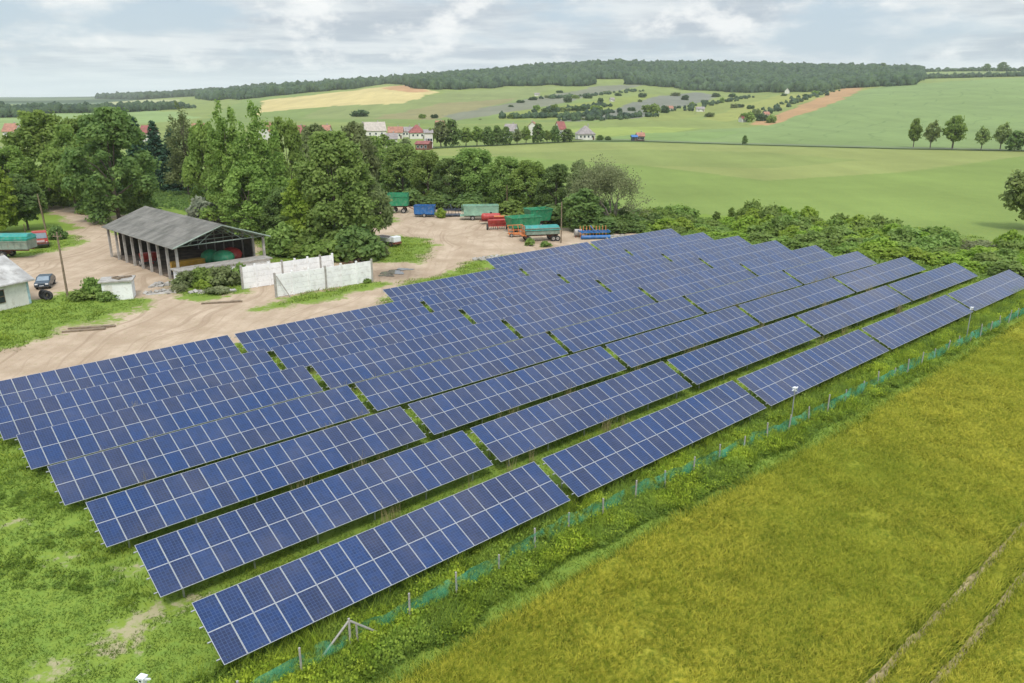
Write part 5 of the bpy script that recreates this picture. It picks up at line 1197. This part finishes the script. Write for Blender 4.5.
tankmachine(491, 224, 6, 3.6, .7, 'red', 'faded red tank sprayer at the left of the red machines')
def drill(u, v, rz, L, mat, label, top='white'):
    p = at(u, v); root = empty('seed_drill', (p.x, p.y, 0), R(rz)); tag(root, label, 'farm machine')
    m = MB(); m.taper(-L / 2, L / 2, -.3, .3, .9, 1.7, .05, .05, .35); m.build('hopper', M[mat], root)
    m = MB(); m.box(0, 0, 1.74, L * .98, 1.25, .07); m.build('lid', M[top], root)
    m = MB(); m.box(0, 0, .7, L, .5, .2); m.cyl((0, -.3, .7), (0, -1.6, .5), .08); m.build('frame', M[mat], root)
    for i in range(8):
        m = MB(); x = -L / 2 + L * (i + .5) / 8; m.cyl((x, .2, .75), (x, .6, .12), .04); m.cyl((x - .02, .6, .2), (x + .02, .6, .2), .2, n=10); m.build('coulter', M['black'], root)
    for s in (-1, 1): wheel(root, s * (L / 2 + .15), 0, .5, .5, .22, ax='x')
    return root
drill(502, 225.5, 6, 3.0, 'red', 'red seed drill with a pale lid right of the red tank sprayer', top='orange')
drill(497, 229.5, 10, 3.2, 'red', 'low dark red implement in front of the red tank sprayer', top='red')
# yellow rack stand
p = at(517, 237); root = empty('yellow_rack', (p.x, p.y, 0), R(14)); tag(root, 'yellow orange tubular rack standing left of the flat trailer', 'rack')
m = MB()
for x in (-1.3, -.45, .45, 1.3): m.cyl((x, 0, .3), (x - .35, 0, 2.1), .06)
for z_, o_ in ((.4, 0), (1.2, -.17), (2.05, -.34)): m.cyl((-1.3 + o_, 0, z_), (1.3 + o_, 0, z_), .06)
m.build('rails', M['orange'], root); m = MB(); m.box(.2, .5, .55, 3.2, 1.2, .12); m.build('platform', M['orange'], root)
for x in (-1.0, 1.2): wheel(root, x, -.1, .32, .32, .2)
# round baler drum etc. near the pole
p = at(578, 237); root = empty('small_drum', (p.x, p.y, .0)); tag(root, 'whitish round tank lying beside the slim pole', 'tank')
m = MB(); m.cyl((-.6, 0, .75), (.6, .2, .75), .6, n=16); m.build('tank', M['concrete'], root)
m = MB(); m.box(-.4, 0, .12, .2, 1.1, .24); m.box(.4, .1, .12, .2, 1.1, .24); m.build('cradle', M['redbrown'], root)
for i, (u, v, sx, sy, h, a, lab, mt) in enumerate([(612, 238, 1.6, .9, .5, .3, 'left pile of pale rubble behind the rear panels', 'concrete'), (622, 237, 1.3, .8, .4, 1.0, 'right smaller pile of pale rubble behind the rear panels', 'concrete'), (488, 259, 2.2, .9, .7, .4, 'grey scrap heap at the corner of the rearmost row', 'concrete'), (213, 292, 2.6, 1.0, .3, .2, 'low pile of broken slabs in front of the bunker', 'concrete'), (160, 293, 2.6, .9, .35, .5, 'pile of pale stones at the front corner of the shed', 'concrete'), (352, 262, 1.8, 1.4, 1.1, .2, 'brown earth heap behind the white walls', 'brown'), (165, 285, 2.2, .8, .4, .6, 'second stone pile along the post row of the shed', 'concrete')]):
    p = at(u, v); m = MB(); r_ = random.Random(i); m.taper(-sx * .75, sx * .75, -sy * .75, sy * .75, -.05, h * .45, -sx * .4, -sx * .4, -sy * .4)
    for k in range(16):
        f = r_.random() ** .5; an = r_.uniform(0, 6.28); z_ = h * (1 - f) * .8 + .08
        m.box(f * sx * math.cos(an), f * sy * math.sin(an), z_ * .8, r_.uniform(.3, .8), r_.uniform(.25, .6), r_.uniform(.15, .4), rz=r_.uniform(0, 3), rx=r_.uniform(-.4, .4), ry=r_.uniform(-.4, .4))
    o = m.build('rubble_pile', M[mt]); o.location = (p.x, p.y, 0); o.rotation_euler = (0, 0, a); tag(o, lab, 'rubble')
# old pale wagon on the grass oval
p = at(388, 245); root = empty('old_wagon', (p.x, p.y, 0), R(-38)); tag(root, 'old grey white wagon standing on the oval of grass', 'wagon')
m = MB(); m.taper(-2.2, 1.4, -.85, .85, .75, 1.35, .05, .1, .08); m.build('body', M['white_concrete'], root)
m = MB(); m.box(-.5, 0, 1.37, 3.0, 1.35, .05); m.build('load_floor', M['brown'], root)
m = MB(); m.box(1.75, 0, 1.15, 1.0, 1.6, .9, bev=.12); cab = m.build('cab', M['white'], root)
m = MB(); m.box(2.05, 0, .58, .7, 1.5, .3); m.build('bumper', M['redbrown'], root)
for x in (-1.5, 1.5):
    for s in (-1, 1): wheel(root, x, s * .8, .38, .38, .22, 'brown')
# machines stored in the shed
def dome(loc, r, mat, label, rz=0):
    root = empty('grain_hopper', loc, rz); tag(root, label, 'farm machine'); n = 7
    V, Fq = tubes([([(0, 0, .9), (0, 0, 1.2), (0, 0, 1.8), (0, 0, 2.3), (0, 0, 2.65), (0, 0, 2.8)], [r * .5, r * .85, r, r * .86, r * .5, r * .05])], 20)
    objm('hopper', mesh_np('hopper', V, Fq, M[mat], smooth=True), root)
    m = MB(); m.box(0, 0, .75, r * 1.8, r * 1.1, .2); m.build('frame', M['black'], root)
    for s in (-1, 1): wheel(root, 0, s * r * .7, .45, .45, .25)
def inshed(a, b_): th = R(135); return (-42.7 + a * math.cos(th) + b_ * math.sin(th), 98.9 + a * math.sin(th) - b_ * math.cos(th), 0)
dome(inshed(3.2, 7.6), 1.5, 'brightgreen', 'bright green round hopper under the shed roof'); dome(inshed(4.5, 9.4), 1.45, 'red', 'red round hopper right behind the green one in the shed'); dome(inshed(5.0, 6.6), 1.3, 'green', 'darker green round hopper behind the bright green one in the shed')
q = inshed(5.0, 3.3); o = drill(0, 300, 45, 4.6, 'yellow', 'yellow seed drill parked under the shed roof', top='yellow'); o.location = q
q = inshed(14, 1.6); o = drill(0, 300, 45, 2.0, 'red', 'small red implement deep inside the shed near the left posts', top='red'); o.location = q
# roadside posts
for i in range(10):
    p = at(54 + i * 5.2, 203.5 + i * .95); m = MB(); m.box(0, 0, .65, .16, .16, 1.4, ry=.03 * math.sin(i * 3)); o = m.build('fence_post', M['concrete']); o.location = (p.x, p.y, 0)
    tag(o, 'pale concrete post beside the gravel road behind the yard, %s from the left' % ordn(i), 'post', 'posts beside the gravel road')
# boards lying on the lawn edge
for i, (u, v, L, a) in enumerate(((92, 328, 4.5, .22), (84, 331, 4.0, .3), (222, 303, 4.5, .25))):
    p = at(u, v); m = MB(); m.box(0, 0, .08, L, .3, .12); m.box(.3, .28, .07, L * .8, .2, .1, rz=.04); o = m.build('plank_stack', M['wood']); o.location = (p.x, p.y, 0.02); o.rotation_euler = (0, 0, a)
    tag(o, ['longer grey planks lying on the bare edge of the lawn', 'shorter grey planks lying just below the longer ones', 'single long beam lying on the gravel before the bunker'][i], 'planks')
# brick heap on lawn
# ------------------------------------------------------------------ air
hz = bpy.data.materials.new('haze'); hz.use_nodes = True; t = NT(hz.node_tree); t.n.clear()
pv_ = t.node('ShaderNodeVolumePrincipled', {'Color': (.93, .97, 1.0, 1), 'Density': HAZE, 'Anisotropy': .0}); t.l.new(pv_.outputs[0], t.node('ShaderNodeOutputMaterial').inputs['Volume'])
if HAZE > 0:
    m = MB(); m.box(0, 4000, 175, 34000, 22000, 366); o = m.build('haze', hz); tag(o, kind='stuff'); tag(o, 'thin pale summer haze over the whole valley', 'haze')
# grass and crop geometry is dense; keep the light simple
S.cycles.max_bounces = 6; S.cycles.diffuse_bounces = 3; S.cycles.transparent_max_bounces = 12; S.cycles.volume_bounces = 2
